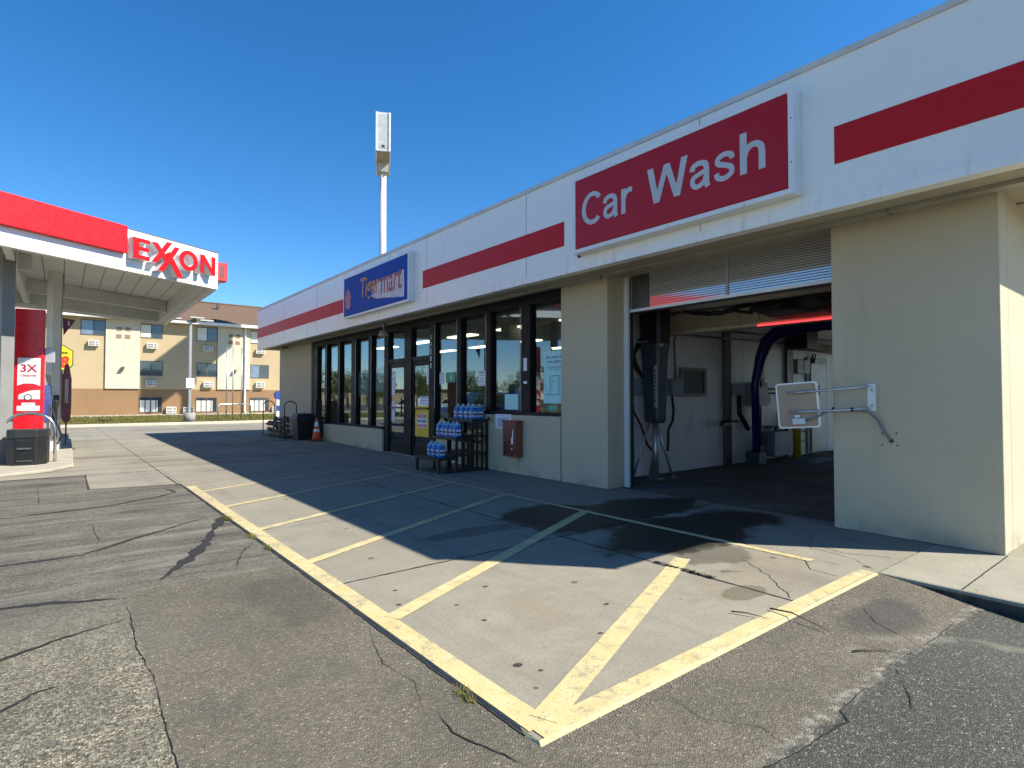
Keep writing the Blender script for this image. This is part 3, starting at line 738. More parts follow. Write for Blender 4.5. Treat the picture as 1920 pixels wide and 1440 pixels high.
# ---- interior shell of the shop
INW = simple('shop_inner_wall', (.10, .105, .10), .9)
sp('inner_wall', MB().box(7.48, 18.9, 7.0, 7.12, 0, 3.4).box(16.0, 16.1, 7.12, 23.1, 0, 3.4), INW)
sp('inner_floor', MB().box(7.04, 16., 7.12, 23.1, .001, .006), simple('shop_floor', (.12, .115, .10), .35))
sp('inner_ceiling', MB().box(7.04, 16, 7.12, 23.1, 3.24, 3.28), simple('shop_ceiling', (.22, .22, .19), .9))
LITE = emis('shop_tube_light', (1, .93, .66), 2.2)
lts = [(9.0, 8.8), (9.0, 11.2), (9.0, 13.6), (9.0, 16.), (9.0, 18.4), (11.4, 8.8), (11.4, 11.2), (11.4, 13.6), (11.4, 16.), (11.4, 18.4), (13.8, 10.), (13.8, 12.4), (13.8, 14.8)]
for i, (x, y) in enumerate(lts):
    o = MB().box(x - .15, x + .15, y - .6, y + .6, 3.20, 3.238).build('ceiling_light', LITE)
    tag(o, 'lit fluorescent ceiling panel seen through the shop glass', 'ceiling light', 'fluorescent lights inside the shop')
# shelves & counter inside
def gondola(x, y, label):
    t = thing('store_shelf', label, 'shelf', (x, y, 0))
    MB().box(x - .03, x + .03, y - 1.1, y + 1.1, 0, 1.45).build('back_panel', DGREY, t)
    cols = [(.25, .05, .04), (.05, .12, .25), (.35, .25, .05), (.08, .2, .08), (.3, .3, .3)]
    for k in range(4):
        MB().box(x - .4, x + .4, y - 1.1, y + 1.1, .15 + k * .35, .17 + k * .35).build('shelf', GREYP, t)
    for k, c in enumerate(cols):
        g = MB(); rr = random.Random(k + int(x * 10 + y))
        for j in range(9):
            yy = y - 1.0 + j * .23 + rr.uniform(0, .03); lv = (j * 2 + k) % 4
            g.box(x - .38, x - .22, yy, yy + .12, .17 + lv * .35, .17 + lv * .35 + rr.uniform(.15, .28))
        g.build('goods', simple('goods_%d' % k, c, .5), t)
gondola(9.2, 17.4, 'low goods shelf inside the shop behind the far windows'); gondola(9.2, 14.6, 'goods shelf inside the shop facing the door')
gondola(11.2, 16., 'goods shelf deeper inside the shop')
ct = thing('sales_counter', 'dark sales counter with screens behind the near shop windows', 'counter', (9, 9.2, 0))
MB().box(8.4, 9.0, 7.6, 10.6, 0, 1.05).build('counter_base', DGREY, ct); MB().box(8.35, 9.05, 7.55, 10.65, 1.05, 1.09).build('counter_top', GREYP, ct, .005)
MB().box(8.5, 8.55, 8.9, 9.3, 1.25, 1.6).box(8.51, 8.54, 9.08, 9.12, 1.09, 1.25).build('screen', DARK, ct)
MB().box(8.6, 8.9, 9.8, 10.2, 1.09, 1.5).build('till', DARK, ct)
ar = thing('drinks_machine', 'red arched drinks machine inside behind the near shop windows', 'drinks machine', (8.2, 9.9, 0))
pts = [(-9.9, 2.0), (-9.9, 2.45), (-9.3, 2.62), (-8.75, 2.58), (-8.45, 2.35), (-8.38, 2.0), (-8.52, 2.0), (-8.62, 2.2), (-8.85, 2.3), (-9.3, 2.3)]
MB().prism(pts, frx(7.9), 0, .25).build('arch_panel', simple('dark_red', (.12, .012, .01), .4), ar)
MB().box(7.92, 8.3, 9.15, 9.85, 1.06, 2.0).build('machine_body', GREYP, ar, .02)
sp('inner_column', MB().box(8.6, 8.95, 10.9, 11.25, 0, 3.25), simple('inner_col', (.16, .155, .14), .8))

# ------------------------------------------------------------------ wash bay (part of the store)
YB = 6.75
bw = sp('bay_wall', MB().box(7.31, 18.9, YB, YB + .12, 0, 3.42), BAYW)
sp('bay_wall', MB().box(7.13, 18.9, 1.51, 1.6, 0, 3.42), BAYW)
sp('bay_wall', MB().box(18.8, 18.94, 1.6, 2.4, 0, 3.42).box(18.8, 18.94, 6.1, YB, 0, 3.42).box(18.8, 18.94, 2.4, 6.1, 2.9, 3.42), BAYW)
sp('bay_ceiling', MB().box(7.5, 18.8, 1.6, YB, 3.50, 3.56), BAYCEIL)
sp('door_jamb', MB().box(7.201, 7.25, 6.02, 6.10, .0, 3.42), WHITE_G)
sp('door_track', MB().box(7.25, 7.31, 5.99, 6.04, 0, 3.42), DARK)
sp('door_track', MB().box(7.20, 7.29, 2.745, 2.80, 0, 3.42), DARK)
sp('jamb_wall', MB().box(7.205, 7.30, 6.105, YB, 0, 3.42), BAYW)
for a, b in ((11.2, 11.44), (14.0, 14.32)):
    sp('wall_channel', MB().box(a, b, YB - .07, YB - .002, 0, 3.4), simple('channel_dark', (.10, .105, .10), .5, metal=.3))
sp('wall_channel', MB().box(17.05, 17.5, YB - .12, YB - .002, 0, 3.4), DGREY)
# roll door, partly lowered
rd = thing('overhead_door', 'ribbed clear roll-up door half lowered in the wash bay opening', 'overhead door', (7.5, 4.4, 2.86))
MB().box(7.25, 7.265, 2.80, 5.99, 2.885, 3.42).build('ribbed_panel', POLY, rd)
MB().box(7.235, 7.28, 2.80, 6.0, 2.84, 2.885).build('bottom_rail', WHITE_G, rd, .004)
MB().box(7.24, 7.275, 2.80, 6.0, 2.815, 2.839).build('rubber_seal', RUBBER, rd)
MB().box(7.238, 7.249, 4.26, 4.30, 2.886, 3.42).build('stile', GREYP, rd)
MB().box(7.238, 7.249, 5.62, 5.96, 2.886, 3.42).build('end_stile', simple('stile_dark', (.06, .06, .055), .4), rd)
# beam with gussets
bmm = sp('bay_beam', MB().box(9.30, 9.34, 1.6, YB, 2.72, 3.3).box(9.18, 9.46, 1.6, YB, 2.66, 2.72), BAYBEAM, .004)
for y in (5.25, 3.75):
    MB().prism([(9.30, 2.73), (9.02, 3.28), (9.30, 3.28)], lambda u, v, w: (u, y + w, v), 0, .02).prism([(9.30, 2.73), (9.02, 3.28), (9.30, 3.28)], lambda u, v, w: (u, y - .35 + w, v), 0, .02).build('gusset', BAYBEAM, bmm)
led = MB().box(9.15, 9.17, 2.0, 4.86, 2.655, 2.675).build('light_strip', emis('red_led', (1., .03, .04), 2.2)); tag(led, 'glowing red light strip under the beam in the wash bay', 'light strip')
pp = thing('overhead_duct', 'grey banded duct running under the roll-up door', 'duct', (7.9, 4.5, 2.85))
MB().tube([(7.85, 5.55, 2.92), (7.85, 4.8, 2.90), (7.85, 3.9, 2.9), (7.85, 2.9, 2.9)], [.05, .055, .06, .06], 14).build('duct_pipe', simple('duct_beige', (.33, .30, .25), .6), pp)
bn = MB()
for y in (5.3, 5.0, 4.85, 4.45, 3.95, 3.5, 3.2): bn.tube([(7.85, y, 2.905), (7.85, y - .02, 2.905)], .066, 14)
bn.build('pipe_clamp', GREYP, pp)
# hanging machinery
hm = thing('dryer_blower', 'black dryer housing hung below the beam in the wash bay', 'blower', (8.6, 4.0, 2.8))
MB().prism([(3.55, 2.95), (4.55, 2.95), (4.68, 2.85), (4.35, 2.70), (3.5, 2.70)], lambda u, v, w: (8.5 + w, u, v), 0, .45).build('housing', simple('housing_dark', (.035, .035, .033), .5), hm, .02)
MB().tube([(8.3, 4.6, 2.9), (8.3, 4.2, 2.82), (8.35, 3.8, 2.95), (8.3, 3.3, 2.86), (8.3, 2.9, 3.0)], .03, 8).tube([(8.2, 5.4, 2.85), (8.25, 5.0, 2.80), (8.2, 4.5, 2.9)], .035, 8).build('hose', RUBBER, hm)
MB().box(8.4, 9.0, 3.5, 3.6, 2.95, 3.5).box(8.4, 9.0, 4.4, 4.5, 2.95, 3.5).build('bracket', DGREY, hm)
rq = random.Random(21)
for k, lab in enumerate(('sagging hose under the roll-up door near its left end', 'hose sagging under the middle of the roll-up door', 'hose looping behind the banded duct', 'hose hanging below the duct toward the right pier')):
    y0 = 5.5 - k * .65; pts_ = [(8.05 + rq.uniform(-.1, .2) + .12 * k, y0 - t * .11, 2.86 - (.07 + .03 * k) * math.sin(math.pi * t / 9) + rq.uniform(-.012, .012)) for t in range(10)]
    tag(MB().tube(pts_, .026, 8).build('hose', RUBBER), lab, 'hose')
tag(MB().tube([(8.7, 6.6, 2.98), (8.7, 5.2, 2.98), (8.7, 3.0, 2.98), (8.7, 1.8, 2.98)], .03, 8).build('conduit', CONDUIT), 'straight conduit crossing the bay in front of the beam', 'conduit')
# drying tower (black) on galvanised stand
vt = thing('air_dryer', 'tall dark air dryer on a galvanised stand just inside the bay', 'dryer', (8.30, 6.32, 0))
cx, cy = 8.30, 6.32
def oct_ring(w, d, z, dx=0, dy=0): 
    c = .25
    return [(cx + dx + a * w / 2, cy + dy + b * d / 2, z) for a, b in ((-1, -1 + c), (-1 + c, -1), (1 - c, -1), (1, -1 + c), (1, 1 - c), (1 - c, 1), (-1 + c, 1), (-1, 1 - c))]
def loft(rings):
    mb = MB(); n = len(rings[0])
    for r_ in rings: mb.v += r_
    for k in range(len(rings) - 1):
        for j in range(n): mb.f.append((k * n + j, k * n + (j + 1) % n, (k + 1) * n + (j + 1) % n, (k + 1) * n + j)); mb.sm.append(False)
    mb.f.append(tuple(reversed(range(n)))); mb.sm.append(False); mb.f.append(tuple((len(rings) - 1) * n + j for j in range(n))); mb.sm.append(False)
    return mb
loft([oct_ring(.22, .26, 1.0), oct_ring(.28, .32, 1.06), oct_ring(.30, .36, 1.7), oct_ring(.32, .40, 2.2), oct_ring(.36, .47, 2.42)]).build('nozzle_body', simple('dryer_slate', (.035, .050, .065), .45, var=.2), vt, .015)
loft([oct_ring(.36, .46, 2.42), oct_ring(.36, .46, 2.62), oct_ring(.40, .48, 3.45)]).build('upper_duct', simple('dryer_black', (.008, .008, .009), .5), vt, .01)
MB().box(cx - .19, cx - .10, cy - .26, cy - .225, 2.35, 2.40).box(cx - .19, cx + .1, cy + .0, cy + .24, 2.44, 2.46).build('flange', GALV, vt)
MB().box(cx - .165, cx - .155, cy - .17, cy - .10, 1.28, 2.02).build('plate', simple('plate_silver', (.55, .56, .57), .35, metal=.5), vt, .01)
lb = MB()
for k in range(9): lb.box(cx - .169, cx - .166, cy - .15, cy - .12, 1.38 + k * .065, 1.41 + k * .065)
lb.build('lettering', INK, vt)
MB().cyl(cx, cy, .01, 1.02, .055, 18).build('post', GALV, vt)
for dx, dy, tp in ((-.52, .10, 1.15), (.42, -.05, .95), (.25, .30, .95)):
    lg = MB().tube([(cx + dx * .15, cy + dy * .15, tp), (cx + dx, cy + dy, .02)], .022, 10).build('leg', GALV, vt)
    MB().box(cx + dx - .08, cx + dx + .08, cy + dy - .05, cy + dy + .05, .002, .014).build('foot_plate', GALV, lg)
MB().box(cx - .1, cx + .1, cy - .1, cy + .1, .002, .016).build('base_plate', GALV, vt)
# hoses coil and switch boxes
hz = thing('hose_coil', 'coil of black hoses hanging on the bay wall left of the dryer', 'hose', (8.0, 6.6, 2.2))
for k in range(4):
    pts_ = [(8.40 - (.22 + k * .035) * math.sin(math.pi * t / 12) , 6.68 - k * .02, 2.60 - .74 * t / 12 - .03 * k) for t in range(13)]
    MB().tube(pts_, .024, 8).build('hose', RUBBER, hz)
def ebox(x0, x1, z0, z1, d, mat, label, cat='switch box', nm='electric_box'):
    t = thing(nm, label, cat, ((x0 + x1) / 2, YB, z0))
    MB().box(x0, x1, YB - d, YB - .003, z0, z1).build('casing', mat, t, .008)
    MB().box(x0 + .012, x1 - .012, YB - d - .008, YB - d - .001, z0 + .012, z1 - .012).build('cover', mat, t, .004)
    return t
ebox(8.02, 8.38, 1.49, 1.80, .14, BOXG, 'grey switch box on the bay wall left of the dark air dryer')
ebox(9.20, 9.58, 1.49, 1.82, .14, BOXG, 'grey switch box on the bay wall between air dryer and small window')
ebox(12.13, 12.73, 1.27, 1.80, .22, BOXG, 'blue-grey steel cabinet on the bay wall beside the blue arch, the upper one', 'cabinet')
ebox(12.85, 13.75, .10, .66, .30, BOXG, 'blue-grey steel cabinet low on the bay wall beside the post', 'cabinet')
ebox(11.5, 11.85, 1.50, 1.75, .1, GREYP, 'small pale junction box left of the blue arch', 'junction box')
ebox(12.95, 13.2, 1.32, 1.50, .04, GREYP, 'small socket plate on the bay wall right of the upper cabinet', 'socket')
for k in range(2):
    ebox(14.42 + k * .36, 14.76 + k * .36, 2.06, 2.42, .12, simple('breaker_grey', (.38, .38, .36), .5), ('left' if k == 0 else 'right') + ' one of two pale breaker boxes high on the bay wall', 'breaker box')
def cable(pts, r, label, mat=RUBBER, nm='cable', cat='cable'):
    tag(MB().tube(pts, r, 8).build(nm, mat), label, cat)
cable([(8.1, 6.68, 1.5), (8.12, 6.66, 1.2), (8.25, 6.6, .95), (8.3, 6.5, .6), (8.38, 6.45, .5)], .02, 'black cable dropping from the switch box left of the dryer')
cable([(9.3, 6.68, 1.5), (9.32, 6.66, 1.2), (9.2, 6.6, 1.0), (9.0, 6.55, .85), (8.9, 6.5, .45)], .022, 'thick black cable looping from the box right of the dryer')
cable([(9.42, 6.68, 1.82), (9.40, 6.69, 2.55), (9.44, 6.69, 2.66), (9.55, 6.69, 2.70), (17., 6.69, 2.86)], .02, 'long conduit along the top of the bay wall', CONDUIT, 'conduit', 'conduit')
cable([(9.9, 6.66, 2.86), (17., 6.66, 3.02)], .02, 'upper conduit along the bay wall near the ceiling', CONDUIT, 'conduit', 'conduit')
cable([(12.7, 6.66, 1.66), (14.0, 6.66, 1.66)], .018, 'upper short conduit between cabinet and steel post', CONDUIT, 'conduit', 'conduit')
cable([(12.7, 6.66, 1.56), (14.0, 6.66, 1.56)], .018, 'lower short conduit between cabinet and steel post', CONDUIT, 'conduit', 'conduit')
cable([(12.3, 6.6, 1.27), (12.32, 6.6, .1)], .035, 'thick black cable hanging below the upper cabinet')
cable([(12.5, 6.6, 1.27), (12.52, 6.6, .1)], .03, 'black cable next to the thick one below the upper cabinet')
cable([(11.6, 6.6, 1.5), (11.62, 6.6, 1.1), (11.9, 6.55, .75)], .05, 'bundle of black cable running behind the blue arch')
cable([(15.42, 6.68, 2.6), (15.3, 6.68, 2.3), (15.3, 6.68, .9)], .02, 'left of two thin black pipes beside the white bay door')
cable([(15.56, 6.68, 2.6), (15.42, 6.68, 2.3), (15.42, 6.68, .9)], .02, 'right of two thin black pipes beside the white bay door')
for (x, z, d, l_) in ((10.9, .95, 1, 'black nozzle bracket between steel post and blue arch'), (12.7, .78, -1, 'black nozzle bracket above the lower steel cabinet')):
    t = thing('nozzle_bracket', l_, 'nozzle', (x, 6.6, z))
    MB().tube([(x, 6.6, z), (x + .65, 6.6, z - .01)], .025, 8).build('bar', DARK, t); MB().box(x + (0 if d > 0 else .5), x + (.3 if d > 0 else .78), 6.55, 6.64, z - .10, z - .02).build('nozzle_head', DARK, t, .01)
# small window in bay
wn = sp('bay_window_frame', MB().box(9.62, 10.54, YB - .05, YB - .004, 1.48, 1.55).box(9.62, 10.54, YB - .05, YB - .004, 1.99, 2.06).box(9.62, 9.70, YB - .05, YB - .004, 1.55, 1.99).box(10.46, 10.54, YB - .05, YB - .004, 1.55, 1.99), simple('bay_frame', (.12, .11, .11), .4), .004)
MB().box(9.70, 10.46, YB - .02, YB - .006, 1.55, 1.99).build('pane', simple('bay_pane', (.01, .014, .016), .08, spec=.8), wn)
# blue arch
bl = thing('spray_arch', 'dark blue wash arch bending over the bay', 'wash arch', (12.0, 6.5, 0))
MB().tube([(12, 6.42, .2), (12, 6.44, 1.75), (12, 6.30, 2.35), (12, 6.16, 2.68), (12, 5.95, 2.84), (12, 5.6, 2.88), (12, 5.0, 2.90), (12, 3.6, 2.92)], [.085, .09, .12, .14, .14, .11, .10, .09], 12).build('arch_tube', BLUEARM, bl)
MB().box(11.84, 12.16, 6.28, 6.6, 0, .26).build('foot', simple('foot_slate', (.05, .06, .075), .5), bl, .02)
for k in range(4): MB().box(12.2 + k * .07, 12.235 + k * .07, 6.5, 6.55, 0, 1.9 if k == 1 else .38).build('pipe', DARK, bl)
MB().box(12.10, 12.22, 6.34, 6.42, 1.7, 2.5).build('spray_bar', DARK, bl)
# corrugated tray
ct2 = MB().box(14.6, 17.5, 6.45, 6.70, 2.66, 2.70)
for k in range(36): ct2.box(14.6 + k * .08, 14.63 + k * .08, 6.44, 6.45, 2.66, 2.86)
tag(ct2.build('cable_tray', simple('tray_grey', (.16, .16, .15), .5)), 'ribbed cable tray above the white door in the bay', 'cable tray')
tag(MB().box(14.0, 14.6, 6.2, 6.66, 2.64, 3.1).build('junction_box', DARK, None, .01), 'black control box by the cable tray high in the bay', 'control box')
# white service door
sdoor = sp('service_door', MB().box(15.12, 16.30, YB - .05, YB - .003, .01, 2.5), simple('door_grey_white', (.42, .44, .42), .5), .01)
MB().box(15.25, 16.14, YB - .09, YB - .051, .05, 2.35).build('door_leaf', simple('leaf_white', (.50, .52, .50), .4), sdoor, .008)
MB().box(15.35, 15.72, YB - .10, YB - .091, 1.5, 1.78).build('notice', simple('dim_teal', (.10, .20, .18), .6), sdoor)
MB().tube([(15.98, YB - .10, 1.05), (15.98, YB - .15, 1.05)], .03, 12).build('door_knob', STEEL, sdoor)
bo = thing('bollard', 'yellow bollard inside the wash bay beside the hanging panel', 'bollard', (14.05, 6.5, 0))
MB().lathe(14.05, 6.5, [(.10, 0.001), (.10, 1.0), (.09, 1.05), (.05, 1.09), (.0, 1.1)], 20).build('post', YBOLL, bo)
pipem = MB().tube([(13.95, 6.68, .6), (15.0, 6.68, .6)], .02, 8); tag(pipem.build('water_pipe', CONDUIT), 'upper of two low water pipes beside the yellow bollard', 'pipe')
pipem = MB().tube([(13.95, 6.68, .36), (15.0, 6.68, .36)], .02, 8); tag(pipem.build('water_pipe', CONDUIT), 'lower of two low water pipes beside the yellow bollard', 'pipe')
dr = MB().box(13.0, 14.6, 5.6, 6.1, .001, .004); tag(dr.build('floor_drain', DARK), 'black drain grate in the bay floor', 'drain')
for i, (x, y) in enumerate(((7.77, 5.77), (9.42, 5.92), (11.1, 5.6), (12.0, 5.2))):
    o = MB().prism([(x + .09 * math.cos(a) * (1 + .3 * math.sin(3 * a)), y + .06 * math.sin(a)) for a in [k * .785 for k in range(8)]], frg, .003, .012).build('wheel_guide', simple('guide_blue_%d' % i, (.01, .06, .20), .5))
    tag(o, ('blue marker on the bay floor nearest the dryer stand', 'second blue marker along the bay floor', 'third blue marker along the bay floor', 'farthest blue marker on the bay floor')[i], 'floor marker')
tarp = MB()
lump = [[(7.62 + .22 * math.cos(a) * s_, 6.45 + .16 * math.sin(a) * s_, z) for a in [k * math.pi / 4 for k in range(8)]] for s_, z in ((1, 0.002), (.9, .08), (.5, .16), (.1, .19))]
tag(loft(lump).build('floor_bag', RUBBER), 'black bundle lying on the bay floor behind the dryer leg', 'bag')

# ------------------------------------------------------------------ wall things on the store
def cab(Y0, Y1, z0, z1, xf, face, name, label, framew=.05):
    t = thing(name, label, 'sign', (F0, (Y0 + Y1) / 2, z0))
    MB().box(xf + .012, F0 - .001, Y0, Y1, z0, z1).build('cabinet', WHITE_G, t, .006)
    f = MB()
    f.box(xf, xf + .02, Y0 - .004, Y1 + .004, z0 - .004, z0 + framew).box(xf, xf + .02, Y0 - .004, Y1 + .004, z1 - framew, z1 + .004)
    f.box(xf, xf + .02, Y0 - .004, Y0 + framew, z0 + framew, z1 - framew).box(xf, xf + .02, Y1 - framew, Y1 + .004, z0 + framew, z1 - framew)
    f.build('frame', WHITE_G, t, .004)
    MB().box(xf - .006, xf + .018, Y0 + framew + .004, Y1 - framew - .004, z0 + framew + .004, z1 - framew - .004).build('face', face, t, .012)
    return t
cw = cab(2.68, 5.85, 3.54, 4.635, 5.788, CW_RED, 'car_wash_sign', 'long red cabinet sign with grey-white Car Wash lettering above the bay')
def catmull(P, n=7):
    P = [Vector(p) for p in P]; out = []
    for i in range(len(P) - 1):
        p0 = P[max(i - 1, 0)]; p1 = P[i]; p2 = P[i + 1]; p3 = P[min(i + 2, len(P) - 1)]
        for k in range(n):
            t = k / n; out.append(.5 * ((2 * p1) + (p2 - p0) * t + (2 * p0 - 5 * p1 + 4 * p2 - p3) * t * t + (3 * p1 - p0 - 3 * p2 + p3) * t ** 3))
    return out + [P[-1]]
def ribbon(P, w, cap0=None, cap1=None):
    P = [Vector(p) for p in P]; L = []; Rr = []
    for k, p in enumerate(P):
        d = (P[min(k + 1, len(P) - 1)] - P[max(k - 1, 0)]).normalized(); n_ = Vector((-d.y, d.x)) * w / 2
        L.append(p + n_); Rr.append(p - n_)
    return L + Rr[::-1]
SW = .143
arcC = [(.42 + .325 * math.cos(R(a)), .5 + .44 * math.sin(R(a))) for a in range(38, 323, 12)]
GL = {
 'C': [ribbon(arcC, SW)],
 'a': [ribbon(catmull([(.085, .50), (.13, .62), (.27, .665), (.42, .62), (.465, .50)]) + [Vector((.465, .30)), Vector((.465, .10)), Vector((.50, .0))], SW * .96),
       ribbon(catmull([(.45, .43), (.30, .385), (.14, .33), (.095, .20), (.17, .08), (.30, .085), (.41, .17), (.45, .29)]), SW * .86)],
 'r': [[(.0, 0), (.155, 0), (.155, .73), (.0, .73)], ribbon(catmull([(.09, .42), (.15, .57), (.26, .645), (.40, .645)]), SW)],
 'W': [[(.0, 1), (.20, 1), (.40, 0), (.22, 0)], [(.22, 0), (.40, 0), (.74, .98), (.56, .98)], [(.56, .98), (.74, .98), (1.06, 0), (.88, 0)], [(.88, 0), (1.06, 0), (1.30, 1), (1.11, 1)]],
 's': [ribbon(catmull([(.475, .50), (.44, .61), (.28, .66), (.12, .60), (.11, .47), (.28, .39), (.44, .30), (.45, .15), (.28, .065), (.11, .11), (.065, .235)]), SW * .92)],
 'h': [[(.0, 0), (.155, 0), (.155, 1.0), (.0, 1.0)], ribbon(catmull([(.09, .38), (.15, .57), (.30, .655), (.45, .58), (.485, .42)]) + [Vector((.485, .2)), Vector((.485, 0))], SW)],
}
def glyph(ch, u0, u1, parent):
    mb = MB(); us = [p[0] for q in GL[ch] for p in q]; a_, b_ = min(us), max(us)
    for i, poly in enumerate(GL[ch]):
        pts = [(u0 + (p[0] - a_) * (u1 - u0) / (b_ - a_), 3.884 + p[1] * .452) for p in poly]
        A = sum(pts[k][0] * pts[(k + 1) % len(pts)][1] - pts[(k + 1) % len(pts)][0] * pts[k][1] for k in range(len(pts)))
        if A < 0: pts = pts[::-1]
        mb.prism(pts, frx(5.782), 0, .003 + .0006 * i)
    mb.build('letter', CW_WHITE, parent)
for ch, a_, b_ in (('C', -5.655, -5.29), ('a', -5.255, -4.985), ('r', -4.93, -4.745), ('W', -4.504, -3.909), ('a', -3.885, -3.61), ('s', -3.565, -3.31), ('h', -3.249, -2.963)):
    glyph(ch, a_, b_, cw)
scw = MB()
for y in (3.2, 4.2, 5.2): scw.box(5.784, 5.79, y, y + .012, 3.547, 3.559)
for z in (3.85, 4.3): scw.box(5.784, 5.79, 2.69, 2.702, z, z + .012)
scw.build('screw', DARK, cw)
def mat_tiger():
    m = M('faded_blue_face'); x = m.xyz()
    c = m.ramp(m.noise(.9, 4), [(.35, (.008, .07, .36)), (.7, (.02, .06, .34))])
    m.bsdf(c, .5, 0, None, 0, 0, .08); return m.m
tg = cab(10.89, 14.48, 3.54, 4.62, 5.814, mat_tiger(), 'mart_sign', 'smaller blue cabinet sign with faded orange lettering above the shop doors', .04)
def mat_peel():
    m = M('peeled_white'); f = m.noise(3, 6, .7)
    c = m.ramp(f, [(.35, (.36, .38, .48)), (.6, (.55, .56, .60))]); m.bsdf(c, .4); return m.m
PEEL = mat_peel()
OR1 = simple('lettering_orange', (.50, .22, .06), .5, var=.35, vscale=5)
OR2 = simple('lettering_rust', (.38, .07, .03), .5, var=.4, vscale=5)
peel = [(-12.62, 4.10), (-12.3, 4.18), (-11.9, 4.21), (-11.5, 4.24), (-11.08, 4.26), (-11.06, 3.95), (-11.07, 3.66), (-11.5, 3.70), (-12.0, 3.76), (-12.45, 3.80), (-12.78, 3.90), (-12.60, 3.95)]
MB().prism(peel, frx(5.806), 0, .001).build('peeled_patch', PEEL, tg)
text('lettering', 'Tiger', OR1, tg, frx(5.8045), -13.36, -12.28, 3.78, 4.42, .0, .003, bold=.012, shear=.1)
text('lettering', 'mart', OR2, tg, frx(5.8045), -12.22, -11.18, 3.86, 4.34, .0, .003, bold=.01, shear=.1)
bd = [(-14.15 + .17 * (1 + .12 * math.sin(7 * a)) * math.cos(a), 4.0 + .26 * (1 + .10 * math.sin(5 * a)) * math.sin(a)) for a in [k * math.pi / 18 for k in range(36)]]
MB().prism(bd, frx(5.806), 0, .002).build('faded_patch', simple('faded_pink', (.42, .16, .17), .5, var=.45, vscale=9), tg)
tag(MB().cyl(6.55, 6.0, 3.3, 3.36, .01).box(5.93, 5.968, 5.87, 5.90, 3.52, 3.62).build('cable_clip', DGREY), 'small metal clip at the left end of the red sign', 'clip')

# floodlight under soffit
fl = thing('floodlight', 'grey twin floodlight hanging from the soffit above the doors', 'floodlight', (6.55, 13.3, 3.35))
MB().lathe(6.55, 13.6, [(.04, 3.40), (.05, 3.36), (.02, 3.30), (.02, 3.22)], 12).build('mount', GREYM, fl)
MB().lathe(6.55, 13.6, [(.03, 3.24), (.10, 3.18), (.13, 3.10), (.13, 3.06), (.09, 3.03)], 16).build('lamp_head', simple('lamp_bulb_grey', (.28, .28, .25), .3), fl)
def cam(y, label):
    t = thing('security_camera', label, 'camera', (6.5, y, 3.4)); MB().box(6.4, 6.6, y - .08, y + .08, 3.30, 3.354).build('housing', DARK, t, .02); return t
cam(21.8, 'small black camera under the soffit near the far corner')
def note(y, z, w, h, label, mat=PAPER, lines=6, X=6.918, nm='notice', ink=INK, cat='notice', head=True):
    t = thing(nm, label, cat, (X, y, z))
    MB().box(X, X + .003, y - w / 2, y + w / 2, z - h / 2, z + h / 2).build('sheet', mat, t)
    mb = MB(); rr = random.Random(int(y * 100))
    for k in range(lines):
        zz = z + h * .38 - k * h * .76 / max(1, lines - 1); ww = w * rr.uniform(.25, .42); hh = .004 + .004 * (k == 0)
        mb.box(X - .001, X + .0005, y - ww, y + ww, zz - hh, zz + hh)
    if lines: mb.build('print', ink, t)
    return t
note(13.72, 2.10, .17, .10, 'small pale notice at the top corner of the left door glass', X=6.895, lines=2)
note(13.72, 1.78, .19, .50, 'narrow white rounded notice on the left door, upper', X=6.895)
note(13.72, 1.10, .19, .52, 'narrow white notice with blue square on the left door, lower', X=6.895, ink=INKB)
note(12.50 - .08, 1.34, .0001, .0001, 'x') if False else None
note(12.0, 1.38, .62, .22, 'white wide notice with print on the right door', X=6.895, lines=3)
note(11.92, 2.0, .10, .45, 'narrow white paper strip at the edge of the right door', X=6.895, lines=4)
note(11.33 - .0, 1.9, .18, .27, 'white paper on the glass right of the doors, low left', X=6.926, lines=4)
note(9.72, 1.86, .28, .32, 'white sheet taped on the window left of the counter window', X=6.926, lines=5)
note(15.7, 1.85, .75, .75, 'large pale poster on the far window second from the doors', mat=simple('faint_poster', (.20, .28, .34), .4), X=6.938, lines=4)
note(14.6, 1.95, .55, .70, 'large pale poster on the window next to the doors', mat=simple('faint_poster2', (.22, .30, .36), .4), X=6.938, lines=4)
note(8.20, 2.08, .10, .24, 'torn white tape upper on the wide black post', X=6.846, lines=0)
note(8.20, 1.74, .10, .05, 'small torn white tape lower on the wide black post', X=6.846, lines=0)
note(8.72, 1.37, .42, .30, 'pale blue poster low in the counter window', mat=PAPERB, X=6.926, lines=0)
note(8.75, 1.80, .20, .22, 'faint pale sheet in the middle of the counter window', mat=simple('faint_sheet', (.16, .24, .25), .4), X=6.938, lines=3)
note(7.52, 1.26, .26, .08, 'small green sticker at the bottom of the nearest window', mat=simple('sticker_teal', (.05, .35, .27), .4), X=6.926, lines=0)
# green sign on window
t = thing('green_sign', 'small green hanging sign with white mark right of the doors', 'sign', (6.92, 10.95, 1.9))
MB().prism([(-11.15, 2.03), (-10.72, 2.03), (-10.74, 1.80), (-11.13, 1.80)], frx(6.926), 0, .004).build('board', GREEN, t)
MB().box(6.92, 6.922, 10.90, 10.93, 1.84, 2.0).box(6.92, 6.922, 10.86, 10.97, 1.90, 1.93).build('mark', LABELW, t)
